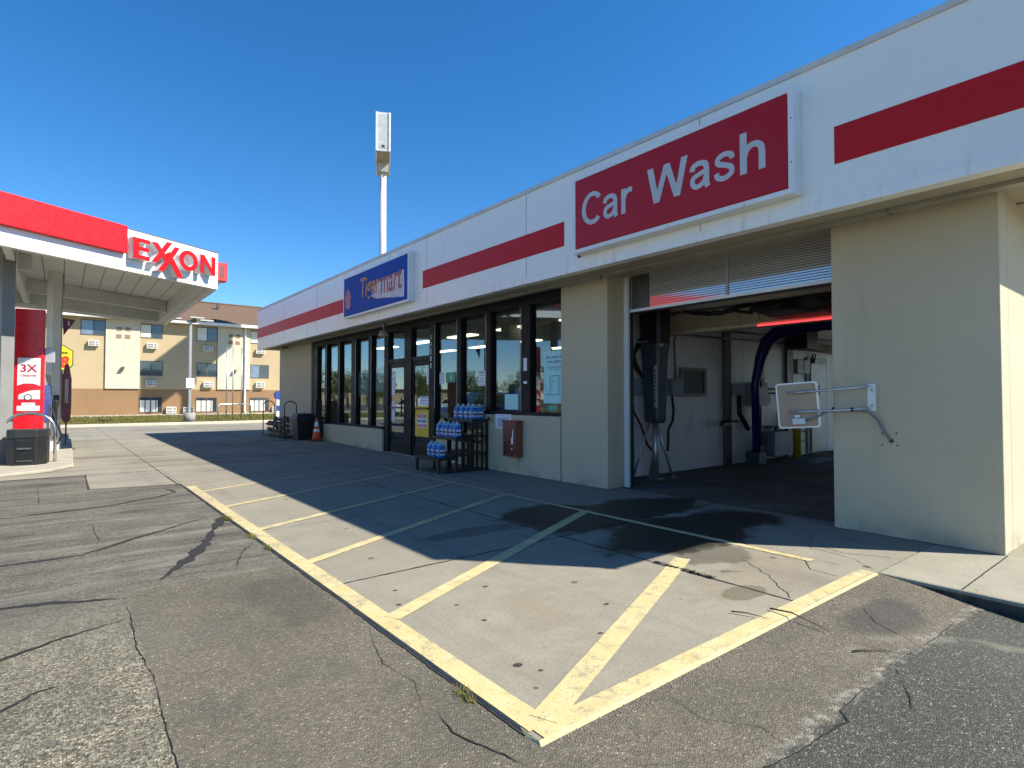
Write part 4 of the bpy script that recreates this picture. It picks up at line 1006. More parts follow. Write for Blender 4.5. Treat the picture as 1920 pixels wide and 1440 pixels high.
# points poster
t = thing('points_poster', 'tall pale teal poster about points per gallon in the nearest window', 'poster', (6.92, 7.47, 1.35))
MB().box(6.922, 6.926, 7.19, 7.76, 1.35, 2.30).build('sheet', PAPERB, t)
fx = frx(6.922)
text('writing', 'Earn points on\nevery gallon', INK, t, fx, -7.69, -7.27, 2.06, 2.22, 0, .001, .005)
text('writing', 'of Synergy Supreme+\nfuel, every day.', INK, t, fx, -7.67, -7.29, 1.94, 2.02, 0, .001)
MB().box(6.920, 6.9215, 7.35, 7.36, 1.50, 1.84).box(6.920, 6.9215, 7.58, 7.59, 1.50, 1.84).box(6.920, 6.9215, 7.35, 7.59, 1.84, 1.85).box(6.920, 6.9215, 7.24, 7.72, 1.50, 1.508).box(6.920, 6.9215, 7.53, 7.54, 1.6, 1.76).box(6.920, 6.9215, 7.46, 7.54, 1.75, 1.76).build('drawing', INK, t)
# pizza poster
t = thing('pizza_poster', 'yellow pizza poster with red and white crest on the right door', 'poster', (6.89, 12.0, .55))
MB().box(6.893, 6.897, 11.86, 12.52, .50, 1.25).build('sheet', YEL, t)
fx = frx(6.893)
MB().prism([(-12.41, .72), (-11.97, .72), (-11.97, .78), (-11.93, .84), (-11.93, .90), (-11.97, .96), (-11.97, 1.06), (-12.41, 1.06), (-12.41, .96), (-12.45, .90), (-12.45, .84), (-12.41, .78)], fx, 0, .001).build('crest_border', PAPER, t)
MB().prism([(-12.39, .74), (-11.99, .74), (-11.99, .80), (-12.39, .80)], fx, .001, .002).prism([(-12.39, .96), (-11.99, .96), (-11.99, 1.045), (-12.39, 1.045)], fx, .001, .002).build('crest', LABELR, t)
text('writing', 'HUNT', LABELW, t, fx, -12.33, -12.05, .975, 1.03, .002, .003, .02); text('writing', 'BROTHERS', INK, t, fx, -12.41, -11.97, .845, .915, .001, .003, .02); text('writing', 'PIZZA', LABELW, t, fx, -12.33, -12.05, .75, .79, .002, .003, .02)
# call plate, notice, extinguisher cabinet
t = thing('door_bell_box', 'small beige switch box on the sill wall beside the notice', 'switch box', (6.8, 9.22, .98))
MB().box(6.76, 6.798, 9.14, 9.31, .985, 1.115).build('box', simple('beige_plastic', (.34, .31, .24), .5), t, .006); MB().box(6.752, 6.758, 9.20, 9.26, 1.0, 1.06).build('button', DARK, t)
t = thing('wall_notice', 'white printed notice on the sill wall left of the red cabinet', 'notice', (6.797, 8.8, .85))
MB().box(6.794, 6.799, 8.555, 9.06, .845, 1.128).build('sheet', PAPER, t)
mb = MB(); rr = random.Random(3)
for k in range(6): mb.box(6.792, 6.793, 8.62 + rr.uniform(0, .05), 8.99, 1.04 - k * .032, 1.052 - k * .032)
mb.box(6.792, 6.793, 8.60, 9.02, 1.095, 1.10).build('print', INKB, t)
t = thing('extinguisher_cabinet', 'rusty red fire extinguisher cabinet hanging on the sill wall', 'cabinet', (6.8, 8.4, .34))
MB().box(6.62, 6.797, 8.21, 8.60, .335, 1.0).build('casing', RUST, t, .006)
MB().box(6.612, 6.619, 8.25, 8.56, .37, .955).build('front_door', MAROON, t, .003)
MB().box(6.60, 6.80, 8.195, 8.615, .995, 1.02).build('lid', RUST, t, .004)
MB().prism([(-8.33, .58), (-8.27, .58), (-8.265, .86), (-8.285, .86), (-8.30, .72), (-8.33, .70)], frx(6.611), 0, .002).prism([(-8.33, .47), (-8.29, .485), (-8.29, .50), (-8.33, .505)], frx(6.611), 0, .002).build('sticker', PAPER, t)
def mat_drip():
    m = M('rust_streak'); oc = m.coord()
    d = m.n('ShaderNodeBsdfDiffuse'); d.inputs[0].default_value = (.22, .15, .09, 1); t_ = m.n('ShaderNodeBsdfTransparent'); mx = m.n('ShaderNodeMixShader')
    m.l(m.math('MULTIPLY', m.gr(m.noise(14, 5), .38, .6), m.gr(m.xyz()[2], .05, .33, 0, .55)), mx.inputs[0]); m.l(t_.outputs[0], mx.inputs[1]); m.l(d.outputs[0], mx.inputs[2]); m.l(mx.outputs[0], m.out.inputs['Surface']); return m.m
sp('rust_streak', MB().quad((6.797, 8.29, .33), (6.797, 8.36, .33), (6.797, 8.34, .04), (6.797, 8.30, .04)).quad((6.797, 8.22, .33), (6.797, 8.245, .33), (6.797, 8.24, .12), (6.797, 8.23, .12)), mat_drip())

# ---- wall-hung display panel by the bay
rc = thing('menu_screen', 'square panel in white frame, seen from behind, held on two arms beside the bay', 'display', (6.8, 2.33, 1.3))
u = Vector((-.62, .78, 0)).normalized(); nrm = Vector((.78, .62, 0)).normalized()   # placeholder axes
pc = Vector((6.56, 3.02, 1.365)); ax = Vector((.28, -.96, 0)).normalized(); ny = Vector((ax.y, -ax.x, 0))  # ax: right, ny: toward camera side
if ny.x > 0: ny = -ny
tilt = R(4)
def fpan(a, b, w):
    uu = ax * (a * math.cos(tilt) - b * math.sin(tilt)); return pc + uu + Vector((0, 0, a * math.sin(tilt) + b * math.cos(tilt))) + ny * w
def rrect(w, h, r, n=5):
    out = []
    for cxx, cyy, a0 in ((w / 2 - r, h / 2 - r, 0), (-w / 2 + r, h / 2 - r, 90), (-w / 2 + r, -h / 2 + r, 180), (w / 2 - r, -h / 2 + r, 270)):
        for k in range(n + 1): a = R(a0 + 90 * k / n); out.append((cxx + r * math.cos(a), cyy + r * math.sin(a)))
    return out
W_, H_ = .43, .52
MB().prism(rrect(W_, H_, .035), fpan, -.06, .0).build('frame', WHITE, rc, .004)
MB().prism(rrect(W_ - .035, H_ - .035, .025), fpan, .0005, .003).build('back_panel', SIGNBACK, rc)
MB().box(-.06, .07, -.215, -.15, .003, .05, fr=fpan).build('junction_box', simple('box_pale', (.55, .60, .62), .4), rc, .005)
MB().box(-.035, .015, -.14, -.11, .003, .015, fr=fpan).build('socket', WHITE_G, rc)
a1 = fpan(-.02, .14, .03); a2 = fpan(-.02, -.08, .03)
for a, z in ((a1, 1.575), (a2, 1.335)):
    MB().tube([tuple(a), (6.75, 2.36, z)], .014, 8).build('arm', GALV, rc)
    MB().tube([tuple(a + Vector((0, .07, -.004))), tuple(a)], .016, 8).build('arm_end', simple('arm_end_tan', (.30, .24, .16), .5), rc)
MB().box(6.775, 6.797, 2.30, 2.38, 1.31, 1.60).box(6.73, 6.775, 2.30, 2.31, 1.31, 1.60).build('wall_bracket', WHITE_G, rc, .002)
MB().cyl(6.77, 2.34, 1.55, 1.56, .0).tube([(6.76, 2.34, 1.53), (6.775, 2.34, 1.53)], .012, 8).tube([(6.76, 2.34, 1.37), (6.775, 2.34, 1.37)], .012, 8).build('bolt', GREYM, rc)
b0 = fpan(.07, -.18, .02)
pts = [tuple(b0), tuple(b0 + Vector((.02, -.12, .05))), (6.66, 2.72, 1.30), (6.70, 2.5, 1.315), (6.73, 2.36, 1.30), (6.75, 2.28, 1.22), (6.77, 2.22, 1.08), (6.79, 2.185, 1.02), (6.81, 2.17, 1.0)]
MB().tube(pts, .012, 8).build('cable', CONDUIT, rc)
MB().tube([(6.70, 2.5, 1.30), (6.70, 2.505, 1.345)], .016, 8).tube([(6.67, 2.68, 1.29), (6.67, 2.685, 1.345)], .016, 8).build('cable_tie', DARK, rc)
hb = MB()
for y, z in ((2.254, 1.075), (2.122, 1.08), (2.254, .955), (2.115, .955)): hb.tube([(6.796, y, z), (6.801, y, z)], .009, 8)
hb.tube([(6.795, 2.17, 1.0), (6.801, 2.17, 1.0)], .022, 12)
sp('anchor_hole', hb, DARK)

# ------------------------------------------------------------------ plastic display rack + jugs
rk = thing('display_rack', 'black three-step plastic rack carrying blue jugs by the doors', 'rack', (6.2, 9.75, 0))
Y0r, Y1r = 9.28, 10.20
tops = [(5.60, 6.00, .30), (6.00, 6.38, .67), (6.38, 6.77, 1.02)]
for (a, b, z) in tops:
    sh = MB()
    sh.box(a, b, Y0r, Y1r, z - .055, z - .045).box(a, a + .03, Y0r, Y1r, z - .05, z).box(b - .03, b, Y0r, Y1r, z - .05, z)
    for k in range(12): yy = Y0r + k * (Y1r - Y0r - .03) / 11; sh.box(a + .03, b - .03, yy, yy + .03, z - .045, z)
    sh.build('shelf', DARK, rk)
    for lx in ((a + .02, b - .03) if z > .3 else (a + .02,)):
        for ly in (Y0r + .02, Y1r - .06):
            MB().box(lx, lx + .045, ly, ly + .045, .004, z - .055).build('leg', DARK, rk)
MB().box(6.38, 6.75, Y0r, Y1r, .32, .36).box(6.38, 6.75, Y0r, Y1r, .66, .70).box(6.0, 6.38, Y0r, Y1r, .30, .33).build('lower_shelf', DARK, rk)
for sx in (6.14, 6.27): MB().box(sx, sx + .05, Y0r + .012, Y0r + .03, .004, .60).build('slat', DARK, rk)
for sx in (6.49, 6.61): MB().box(sx, sx + .05, Y0r + .012, Y0r + .03, .004, .96).build('slat', DARK, rk)
MB().box(5.74, 6.77, Y0r - .02, Y1r - .03, .002, .022).build('base_tray', DARK, rk)
LBL2 = simple('label_dark', (.05, .03, .08), .5)
def jug():
    t = thing('fluid_jug', 'blue fluid jug', 'jug')
    def ring(w, d, z, ox=0): 
        return [(ox + a * w / 2, b * d / 2, z) for a, b in ((-1, -.6), (-.6, -1), (.6, -1), (1, -.6), (1, .6), (.6, 1), (-.6, 1), (-1, .6))]
    mb = loft([ring(.145, .11, 0), ring(.155, .12, .01), ring(.155, .12, .19), ring(.13, .11, .235), ring(.07, .06, .268), ring(.04, .04, .275), ring(.04, .04, .285)])
    o = mb.build('bottle', BLUEJ, None, .006); o.parent = t
    h = MB().tube([(.035, 0, .262), (.07, 0, .262), (.078, 0, .235), (.077, 0, .17)], .011, 8).build('handle', BLUEJ, None); h.parent = t
    c = MB().cyl(0, 0, .283, .303, .022, 14).build('cap', simple('cap_white', (.6, .62, .66), .4), None); c.parent = t
    l = MB().box(-.05, .05, -.0625, -.0605, .05, .15).box(-.0795, -.0775, -.035, .035, .05, .15).build('label', LABELW, None); l.parent = t
    l2 = MB().box(-.048, .048, -.0635, -.0626, .075, .115).box(-.0805, -.0796, -.033, .033, .075, .115).build('label_band', LBL2, None); l2.parent = l
    return t
proto = jug(); first = True
rj = random.Random(11)
cfg = [('top', 6.50, 1.021, [9.42, 9.60, 9.78, 9.97], 6.66), ('middle', 6.12, .671, [9.42, 9.575, 9.73, 9.89, 10.06], None), ('lowest', 5.74, .301, [9.40, 9.58, 9.75], None)]
ordn = ['nearest', 'second', 'third', 'fourth', 'farthest']
for nm_, xx, zz, ys, back in cfg:
    for k, y in enumerate(ys):
        o = proto if first else copy_tree(proto); first = False
        o.location = (xx + rj.uniform(-.01, .01), y, zz); o.rotation_euler = (0, 0, rj.uniform(-.12, .12))
        wd = 'nearest' if k == 0 else ('farthest' if k == len(ys) - 1 else ordn[k] + ' from the near end')
        tag(o, 'blue washer-fluid jug on the %s shelf of the rack, %s' % (nm_, wd), 'jug', 'blue jugs on the plastic rack')
    if back:
        for k, y in enumerate(ys[:3]):
            o = copy_tree(proto); o.location = (back, y + .02, zz); o.rotation_euler = (0, 0, rj.uniform(-.1, .1))
            tag(o, 'blue washer-fluid jug in the back row of the top shelf, %s' % (['nearest', 'middle', 'farthest'][k]), 'jug', 'blue jugs on the plastic rack')

# ------------------------------------------------------------------ kerb step, firewood, bin, cone
stp = MB()
def stepprofile():
    # raised walk beside the shop, tapering toward the doors
    a = [(5.10, 23.6, .05), (6.8, 23.6, .05), (6.8, 18.0, .05), (6.8, 17.2, .04), (6.8, 14.6, .002), (5.28, 14.6, .002), (5.14, 17.3, .05), (5.10, 18.0, .05)]
    stp.quad(*[(x, y, z) for x, y, z in a])
    for p, q in zip(a[4:] + a[:1], a[5:] + a[:2]):
        stp.quad((p[0], p[1], 0), (q[0], q[1], 0), q, p)
stepprofile(); struct(stp.build('raised_walk', CONC))
joint([(5.12, 17.4), (6.8, 17.4)], .012, .002, 55, .125) if False else None
Z0 = -.06
cn = thing('traffic_cone', 'orange traffic cone with white bands beside the shop wall', 'traffic cone', (6.50, 18.35, .11))
MB().box(6.31, 6.69, 18.16, 18.54, .11, .14).build('base', simple('cone_base', (.05, .03, .025), .6), cn, .01)
def cone(z0, z1, mat, nm):
    r = lambda z: .15 - (z - .14) / .72 * .125
    MB().lathe(6.50, 18.35, [(r(z0), z0), (r(z1), z1)], 20).build(nm, mat, cn)
cone(.14, .40, ORANGE, 'cone_body'); cone(.40, .50, WHITE, 'reflective_band'); cone(.50, .57, ORANGE, 'cone_body'); cone(.57, .74, WHITE, 'reflective_band'); cone(.74, .86, ORANGE, 'cone_tip')
tc = thing('trash_bin', 'black wheeled bin with blue-edged lid beside the firewood', 'bin', (6.35, 19.2, .11))
loft([[(6.35 + a * w, 19.2 + b * w, z) for a, b in ((-1, -1), (1, -1), (1, 1), (-1, 1))] for w, z in ((.24, .112), (.30, .80))]).build('body', DARK, tc, .02)
MB().box(6.03, 6.67, 18.88, 19.52, .80, .86).build('rim', simple('rim_blue', (.01, .02, .06), .4), tc, .01)
loft([[(6.35 + a * w, 19.2 + b * w, z) for a, b in ((-1, -1), (1, -1), (1, 1), (-1, 1))] for w, z in ((.31, .86), (.27, .97), (.1, 1.0))]).build('lid', DARK, tc, .01)
t = thing('trash_bin', 'second black bin behind the traffic cone against the windows', 'bin', (6.6, 18.8, .11))
MB().box(6.52, 6.79, 18.55, 18.85, .111, .78).build('body', DARK, t, .02); MB().box(6.55, 6.77, 18.6, 18.68, .78, 1.35).build('handle', DARK, t, .01)
# firewood rack
fr_ = thing('firewood_rack', 'black steel rack with two hoop ends holding firewood', 'rack', (6.2, 21.2, .11))
for y in (20.0, 22.6):
    MB().tube([(5.98, y, .12), (5.98, y, 1.22)] + [(6.18 - .20 * math.cos(a), y, 1.22 + .17 * math.sin(a)) for a in [k * math.pi / 8 for k in range(1, 8)]] + [(6.38, y, 1.22), (6.38, y, .12)], .018, 8).build('end_hoop', DARK, fr_)
MB().box(5.98, 6.38, 19.95, 22.65, .16, .19).build('base_rail', DARK, fr_)
bund = MB(); rw = random.Random(4)
def bundle(x, y, z, label):
    t = thing('firewood_bundle', label, 'firewood', (x, y, z), 'bundles of firewood on the steel rack')
    lg = MB()
    for k in range(7):
        a = rw.uniform(0, 6.28); r_ = rw.uniform(0, .07); lr = rw.uniform(.035, .06)
        px_, pz_ = x + r_ * math.cos(a) * 1.2, z + .12 + r_ * math.sin(a)
        q = rw.choice([3, 4, 5]); lg.tube([(px_, y - .20 + rw.uniform(0, .03), pz_), (px_ + rw.uniform(-.02, .02), y + .20, pz_ + rw.uniform(-.02, .02))], lr, q)
    for i_ in range(len(lg.sm)): lg.sm[i_] = False
    lg.build('logs', LOG, t)
    MB().tube([(x, y - .03, z + .12), (x, y + .03, z + .12)], [.125, .125], 9, False).build('wrap', WRAP, t)
for t_ in (cn, tc, fr_): t_.location.z -= .06
nb = 0
for r_, zz in ((0, .20), (1, .42), (2, .62)):
    for k in range(5 if r_ < 2 else 3):
        y = 20.3 + k * .5 + r_ * .1
        lv = ('bottom', 'middle', 'top')[r_]
        bundle(6.18 + rw.uniform(-.04, .04), y, zz - .06, 'wrapped firewood bundle in the %s layer of the rack, %s from the bin' % (lv, ('first', 'second', 'third', 'fourth', 'fifth')[k]))

# ------------------------------------------------------------------ fuel canopy
dv = Vector((.8735, .4868, 0)); cn_ = Vector((.4868, -.8735, 0)); C0 = Vector((3.164, 16.367, 0))
can = thing('fuel_canopy', 'white fuel canopy with red band and raised red capital letters', 'canopy', (C0.x, C0.y, 0))
LEN, DEP = 9.5, 9.3
def cq(s, t, z): return (C0.x - dv.x * s, C0.y - dv.y * s + t, z)
def skew(a0, a1, b0, b1, z0, z1): return MB().box(a0, a1, b0, b1, z0, z1, fr=cq)
def cp(name, mb, mat, bevel=0): return mb.build(name, mat, can, bevel)
cp('fascia', skew(0, LEN, 0, .14, 4.29, 5.235), CANW)
cp('fascia', skew(0, .14, .14, DEP - .14, 4.29, 5.235), CANW)
cp('fascia', skew(0, LEN, DEP - .14, DEP, 4.29, 5.235), CANW)
cp('fascia', skew(LEN - .14, LEN, .14, DEP - .14, 4.29, 5.235), CANW)
def ffr(u, v, w):      # front plane; u = -s (right as seen), w out of the plane
    return (C0.x + dv.x * u + cn_.x * w, C0.y + dv.y * u + cn_.y * w, v)
cp('red_band', MB().box(-LEN, -2.43, 4.655, 5.262, .001, .13, fr=ffr), REDC, .01)
cp('red_band', skew(-.10, -.002, 2.3, DEP, 4.655, 5.26), REDC, .01)
cp('top_trim', skew(-.02, LEN, -.012, .16, 5.237, 5.255), simple('trim_dark', (.1, .1, .11), .5))
cp('deck', skew(.14, LEN - .14, .14, DEP - .14, 4.80, 4.85), DECK)
cp('roof_sheet', skew(.14, LEN - .14, .14, DEP - .14, 5.12, 5.14), GREYP)
bmx = MB(); 
for a0, a1, b0, b1, z0, z1 in ((.14, LEN - .14, .14, .42, 4.33, 4.79), (.14, LEN - .14, DEP - .42, DEP - .14, 4.33, 4.79), (.14, .40, .42, DEP - .42, 4.33, 4.79)): bmx.box(a0, a1, b0, b1, z0, z1, fr=cq)
cp('edge_beam', bmx, CANU, .01)
for b0, a_ in ((3.1, 4.3), (6.6, .42)):
    cp('cross_beam', MB().box(a_, LEN - .2, b0, b0 + .16, 4.42, 4.79, fr=cq), CANU, .008)
for a0 in (4.55, 7.4):
    cp('cross_beam', MB().box(a0, a0 + .16, .45, DEP - .45, 4.36, 4.79, fr=cq), CANU, .008)
# recessed canopy light
cl = MB().box(1.75, 2.35, 1.9, 2.3, 4.76, 4.799, fr=cq).build('light_fixture', simple('fixture_pale', (.55, .55, .5), .4), can, .006)
MB().box(1.9, 2.2, 2.02, 2.18, 4.75, 4.759, fr=cq).build('lens', DGREY, cl)
# letters
LO, LI = .02, .20
RL = simple('letter_face_red', (.46, .003, .005), .4, var=.02, spec=.25); RLW = simple('letter_side_white', (.70, .67, .68), .4, var=.04)
OFF = [0]
def letter(nm, polys, fr=ffr, depth=LI):
    body = MB(); face = MB()
    for i, p in enumerate(polys):
        e = (i + OFF[0]) * .0015
        body.prism(p, fr, .001, depth - .012 + e); face.prism([(u, v) for u, v in p], fr, depth - .012 + e, depth + e)
    OFF[0] = (OFF[0] + len(polys)) % 9
    b_ = body.build(nm, RLW, can); face.build('letter_face', RL, b_); return b_
T_, B_ = 5.045, 4.575
letter('letter_e', [[(-2.35, B_), (-2.225, B_), (-2.225, T_), (-2.35, T_)], [(-2.225, B_), (-1.975, B_), (-1.975, B_ + .09), (-2.225, B_ + .09)], [(-2.225, 4.765), (-1.995, 4.765), (-1.995, 4.855), (-2.225, 4.855)], [(-2.225, T_ - .09), (-1.975, T_ - .09), (-1.975, T_), (-2.225, T_)]])
letter('letter_x', [[(-1.925, T_), (-1.785, T_), (-1.46, 4.62), (-1.59, 4.62)], [(-1.93, B_), (-1.80, B_), (-1.43, 5.125), (-1.56, 5.125)]])
letter('letter_x', [[(-1.60, 4.62), (-1.45, 4.62), (-1.118, 4.36), (-1.30, 4.34)] if False else [(-1.61, 4.83), (-1.49, 4.90), (-1.14, 4.34), (-1.29, 4.34)], [(-1.78, 4.405), (-1.65, 4.405), (-1.235, 5.05), (-1.365, 5.05)]])
n_ = 28; oc_ = (-.99, 4.805)
ob = MB(); of = MB()
for (mb_, w0, w1) in ((ob, .001, LI - .012), (of, LI - .012, LI)):
    for k in range(n_):
        a, b = 2 * math.pi * k / n_, 2 * math.pi * (k + 1) / n_
        P4 = [(oc_[0] + rx * math.cos(t_), oc_[1] + ry * math.sin(t_)) for rx, ry, t_ in ((.248, .250, a), (.248, .250, b), (.135, .145, b), (.135, .145, a))]
        mb_.prism(P4, ffr, w0, w1)
o_ = ob.build('letter_o', RLW, can); of.build('letter_face', RL, o_)
letter('letter_n', [[(-.68, B_), (-.575, B_), (-.575, T_), (-.68, T_)], [(-.355, B_), (-.25, B_), (-.25, T_), (-.355, T_)], [(-.575, T_), (-.575, T_ - .16), (-.355, B_), (-.355, B_ + .16)]])
# side letters facing the shop (only the edge shows)
def sfr(u, v, w): return (C0.x + w, C0.y + u, v)
RLS = simple('letter_side_red', (.62, .05, .05), .4)
se = MB()
for p in ([(.18, B_), (.32, B_), (.32, T_), (.18, T_)], [(.32, B_), (.55, B_), (.55, B_ + .11), (.32, B_ + .11)], [(.32, 4.755), (.54, 4.755), (.54, 4.865), (.32, 4.865)], [(.32, T_ - .11), (.55, T_ - .11), (.55, T_), (.32, T_)]): se.prism(p, sfr, .001, .27)
se.build('letter_e', RLS, can)
MB().prism([(.179, B_ + .08), (.176, B_ + .08), (.176, T_ - .08), (.179, T_ - .08)], lambda u, v, w: (C0.x + w, C0.y + u, v), .08, .19).build('letter_recess', simple('recess_dark', (.2, .07, .07), .5), can)
letter('letter_x', [[(.62, T_), (.78, T_), (1.16, B_), (1.0, B_)], [(.62, B_), (.78, B_), (1.16, T_), (1.0, T_)]], sfr, .2)

COLSHADE = simple('column_shaded', (.20, .205, .20), .5, var=.08)  # darker copy of the column white, shade painted in for the front column
def column(x, y, mat=CANU):
    c_ = MB()
    def f(a, b, z): return (x + dv.x * a - dv.y * b * -1 * 0 + cn_.x * -b, y + dv.y * a - cn_.y * b, z)
    c_.box(-.115, .115, -.13, -.115, .05, 4.80, fr=f).box(-.115, .115, .115, .13, .05, 4.80, fr=f).box(-.012, .012, -.115, .115, .05, 4.80, fr=f)
    c_.box(-.110, -.103, -.115, .115, .05, 4.8, fr=f)
    o = cp('column', c_, mat)
    MB().box(-.2, .2, -.2, .2, .03, .055, fr=f).build('base_plate', GREYP, o)
    return f
f1 = column(-.96, 16.02, COLSHADE); f2 = column(-.17, 19.3); column(-6.2, 13.2); column(-5.3, 16.6)
MB().tube([(-.03, 19.25, .06), (-.03, 19.25, 4.1), (0, 19.25, 4.3), (0, 19.25, 4.75)], .025, 8).build('conduit', GREYP, can)
tag(MB().box(-.16, -.04, 19.05, 19.12, 1.22, 1.52).build('call_box', DARK, None, .01), 'small black call box on the canopy column', 'call box')
# island
isl = MB().prism([(.22, 14.95), (.30, 24.2), (-1.6, 24.2), (-4., 12.3), (-3.2, 12.25), (-.12, 14.25)], frg, 0.001, .07)
struct(isl.build('pump_island', simple('island_concrete', (.33, .31, .25), .9, var=.15), bevel=.02))
# dispenser
dp = thing('fuel_dispenser', 'tall red fuel dispenser end with 3X cleaner poster', 'fuel dispenser', (-.55, 16.95, .07))
ang = R(-8)
def pf(px_, py_):
    return lambda a, b, z: (px_ + a * math.cos(ang) - b * math.sin(ang), py_ + a * math.sin(ang) + b * math.cos(ang), z)
pfr = pf(-.575, 16.62)
rb = MB().box(-.262, .262, 0, .14, .07, 3.44, fr=pfr).build('end_panel', simple('pump_red', (.62, .012, .022), .28, var=.05), dp, .02)
MB().box(-.2, .2, .142, 1.3, .07, 2.0, fr=pfr).build('body', GREYP, dp, .02)
MB().box(.201, .235, .4, 1.2, .9, 1.75, fr=pfr).build('fascia_blue', BLUEB, dp, .01)
MB().box(.264, .44, .05, .13, 2.25, 2.58, fr=pfr).build('side_bracket', simple('bracket_silver', (.42, .43, .46), .4, metal=.3), dp, .01)
def pface(u, v, w): return pfr(u * .86, -w, v)
MB().box(-.25, .25, .05 + 1.02, 2.36, .001, .006, fr=lambda u, v, w: pfr(u * .86, -w, v)).build('poster_frame', simple('poster_red', (.55, .015, .03), .3), dp)
MB().prism([(-.225, 1.72), (-.1, 1.77), (.1, 1.77), (.235, 1.72), (.235, 2.34), (-.225, 2.34)], pface, .007, .009).build('poster_sheet', simple('poster_white', (.74, .80, .78), .4, var=.03), dp)
MB().box(-.225, .235, 1.16, 1.27, .007, .009, fr=lambda u, v, w: pfr(u * .86, -w, v)).box(-.13, .14, 1.27, 1.34, .007, .009, fr=lambda u, v, w: pfr(u * .86, -w, v)).build('poster_strip', PAPER, dp)
MB().prism([(-.20, 1.42), (.235, 1.42), (.235, 1.62), (.12, 1.62), (0, 1.60), (-.12, 1.55), (-.19, 1.52)], pface, .007, .009).build('car_picture', PAPER, dp)
MB().prism([(-.01 + .085 * math.cos(a), 1.46 + .075 * math.sin(a)) for a in [k * math.pi / 8 for k in range(16)]], pface, .009, .011).build('wheel_picture', DGREY, dp)
MB().prism([(-.01 + .06 * math.cos(a), 1.46 + .052 * math.sin(a)) for a in [k * math.pi / 6 for k in range(12)]], pface, .011, .0125).build('rim_picture', WHITE_G, dp)
LR = simple('writing_red', (.42, .02, .07), .4)
text('writing', '3X', LR, dp, pface, -.17, .18, 2.02, 2.20, .009, .011, .03); text('writing', 'cleaner', LR, dp, pface, -.17, .18, 1.92, 1.99, .009, .011, .02)
text('writing', 'You care about your engine', INK, dp, pface, -.15, .16, 2.235, 2.255, .009, .0105)
text('writing', 'Learn more', INK, dp, pface, -.08, .09, 1.29, 1.315, .009, .0105)
MB().prism([(-.30, .55), (-.30, .66), (-.15, .74), (0, .765), (.15, .73), (.30, .62), (.30, .50), (.15, .62), (0, .66), (-.15, .64)], pface, .001, .02).build('curved_trim', simple('dark_red_trim', (.4, .01, .02), .4), dp)
hs = MB().tube([pfr(.33, .6, 1.2), pfr(.40, .6, .9), pfr(.52, .62, .55), pfr(.42, .7, .35), pfr(.33, .8, .5)], .02, 8); hs.build('hose', RUBBER, dp)
hs = MB().box(.302, .40, .75, .95, .9, 1.4, fr=pfr); hs.build('nozzle', DARK, dp, .02)
d2 = thing('fuel_dispenser', 'dark maroon fuel dispenser seen edge-on behind the canopy column', 'fuel dispenser', (.16, 21.5, .07))
loft([[(x + .12, y + 21.5, z) for x, y in ((-w, -.3), (w, -.3), (w, .3), (-w, .3))] for w, z in ((.02, .07), (.02, .7), (.10, .8), (.115, 1.2), (.115, 2.0), (.05, 2.42), (.01, 2.45))]).build('body', simple('maroon_case', (.14, .015, .02), .3), d2, .01)
MB().box(.08, .16, 21.19, 21.198, 1.3, 2.0).build('display_strip', simple('strip_grey', (.35, .3, .33), .4), d2)
fg = thing('pump_number_sign', 'dark red triangular flag with number 1 beside the column', 'sign', (.2, 19.6, 3.))
MB().prism([(.0, 3.62), (.28, 3.58), (.02, 3.14)], fry(19.6), 0, .02).build('flag', simple('flag_maroon', (.17, .008, .04), .4), fg)
text('writing', '1', LABELW, fg, fry(19.58), .11, .15, 3.42, 3.54, 0, .003, .02)
# bin + hoop in front of the dispenser
hp = thing('pump_guard', 'brushed steel hoop guard around the black island bin', 'guard rail', (-.5, 15.9, .07))
def hoop(x0, y0, x1, y1, h, r, mb):
    L = []; c_ = Vector(((x0 + x1) / 2, (y0 + y1) / 2)); d_ = Vector((x1 - x0, y1 - y0)) / 2
    L.append((x0, y0, .06))
    for k in range(15):
        a = math.pi * k / 14; e_ = -math.cos(a); q = c_ + d_ * e_; L.append((q.x, q.y, h - .42 + .42 * math.sin(a) ** .8 if 0 < k < 14 else h - .42))
    L.append((x1, y1, .06)); return mb.tube(L, r, 14)
hoop(-.95, 15.95, -.09, 15.75, 1.12, .032, MB()).build('hoop', STEEL, hp)
bb = thing('island_bin', 'black octagonal bin with two openings under the steel hoop', 'bin', (-.5, 15.7, .07))
bfr = pf(-.52, 15.55)
def octb(w, d, z): return [bfr(a * w, b * d, z) for a, b in ((-1, -.45), (-.55, -1), (.55, -1), (1, -.45), (1, .6), (-1, .6))]
loft([octb(.32, .30, .071), octb(.32, .30, .62)]).build('body', DARK, bb, .015)
loft([octb(.335, .315, .62), octb(.33, .31, .80)]).build('top', simple('bin_top', (.02, .022, .022), .4), bb, .02)
MB().box(-.15, .15, -.312, -.301, .38, .56, fr=bfr).box(-.15, .15, -.312, -.301, .14, .34, fr=bfr).build('opening_frame', simple('opening_black', (.004, .004, .004), .5), bb, .006)
MB().box(-.13, .10, -.335, -.312, .395, .43, fr=bfr).box(-.13, .13, -.325, -.312, .15, .17, fr=bfr).build('flap', simple('flap_grey', (.08, .085, .09), .3), bb, .004)

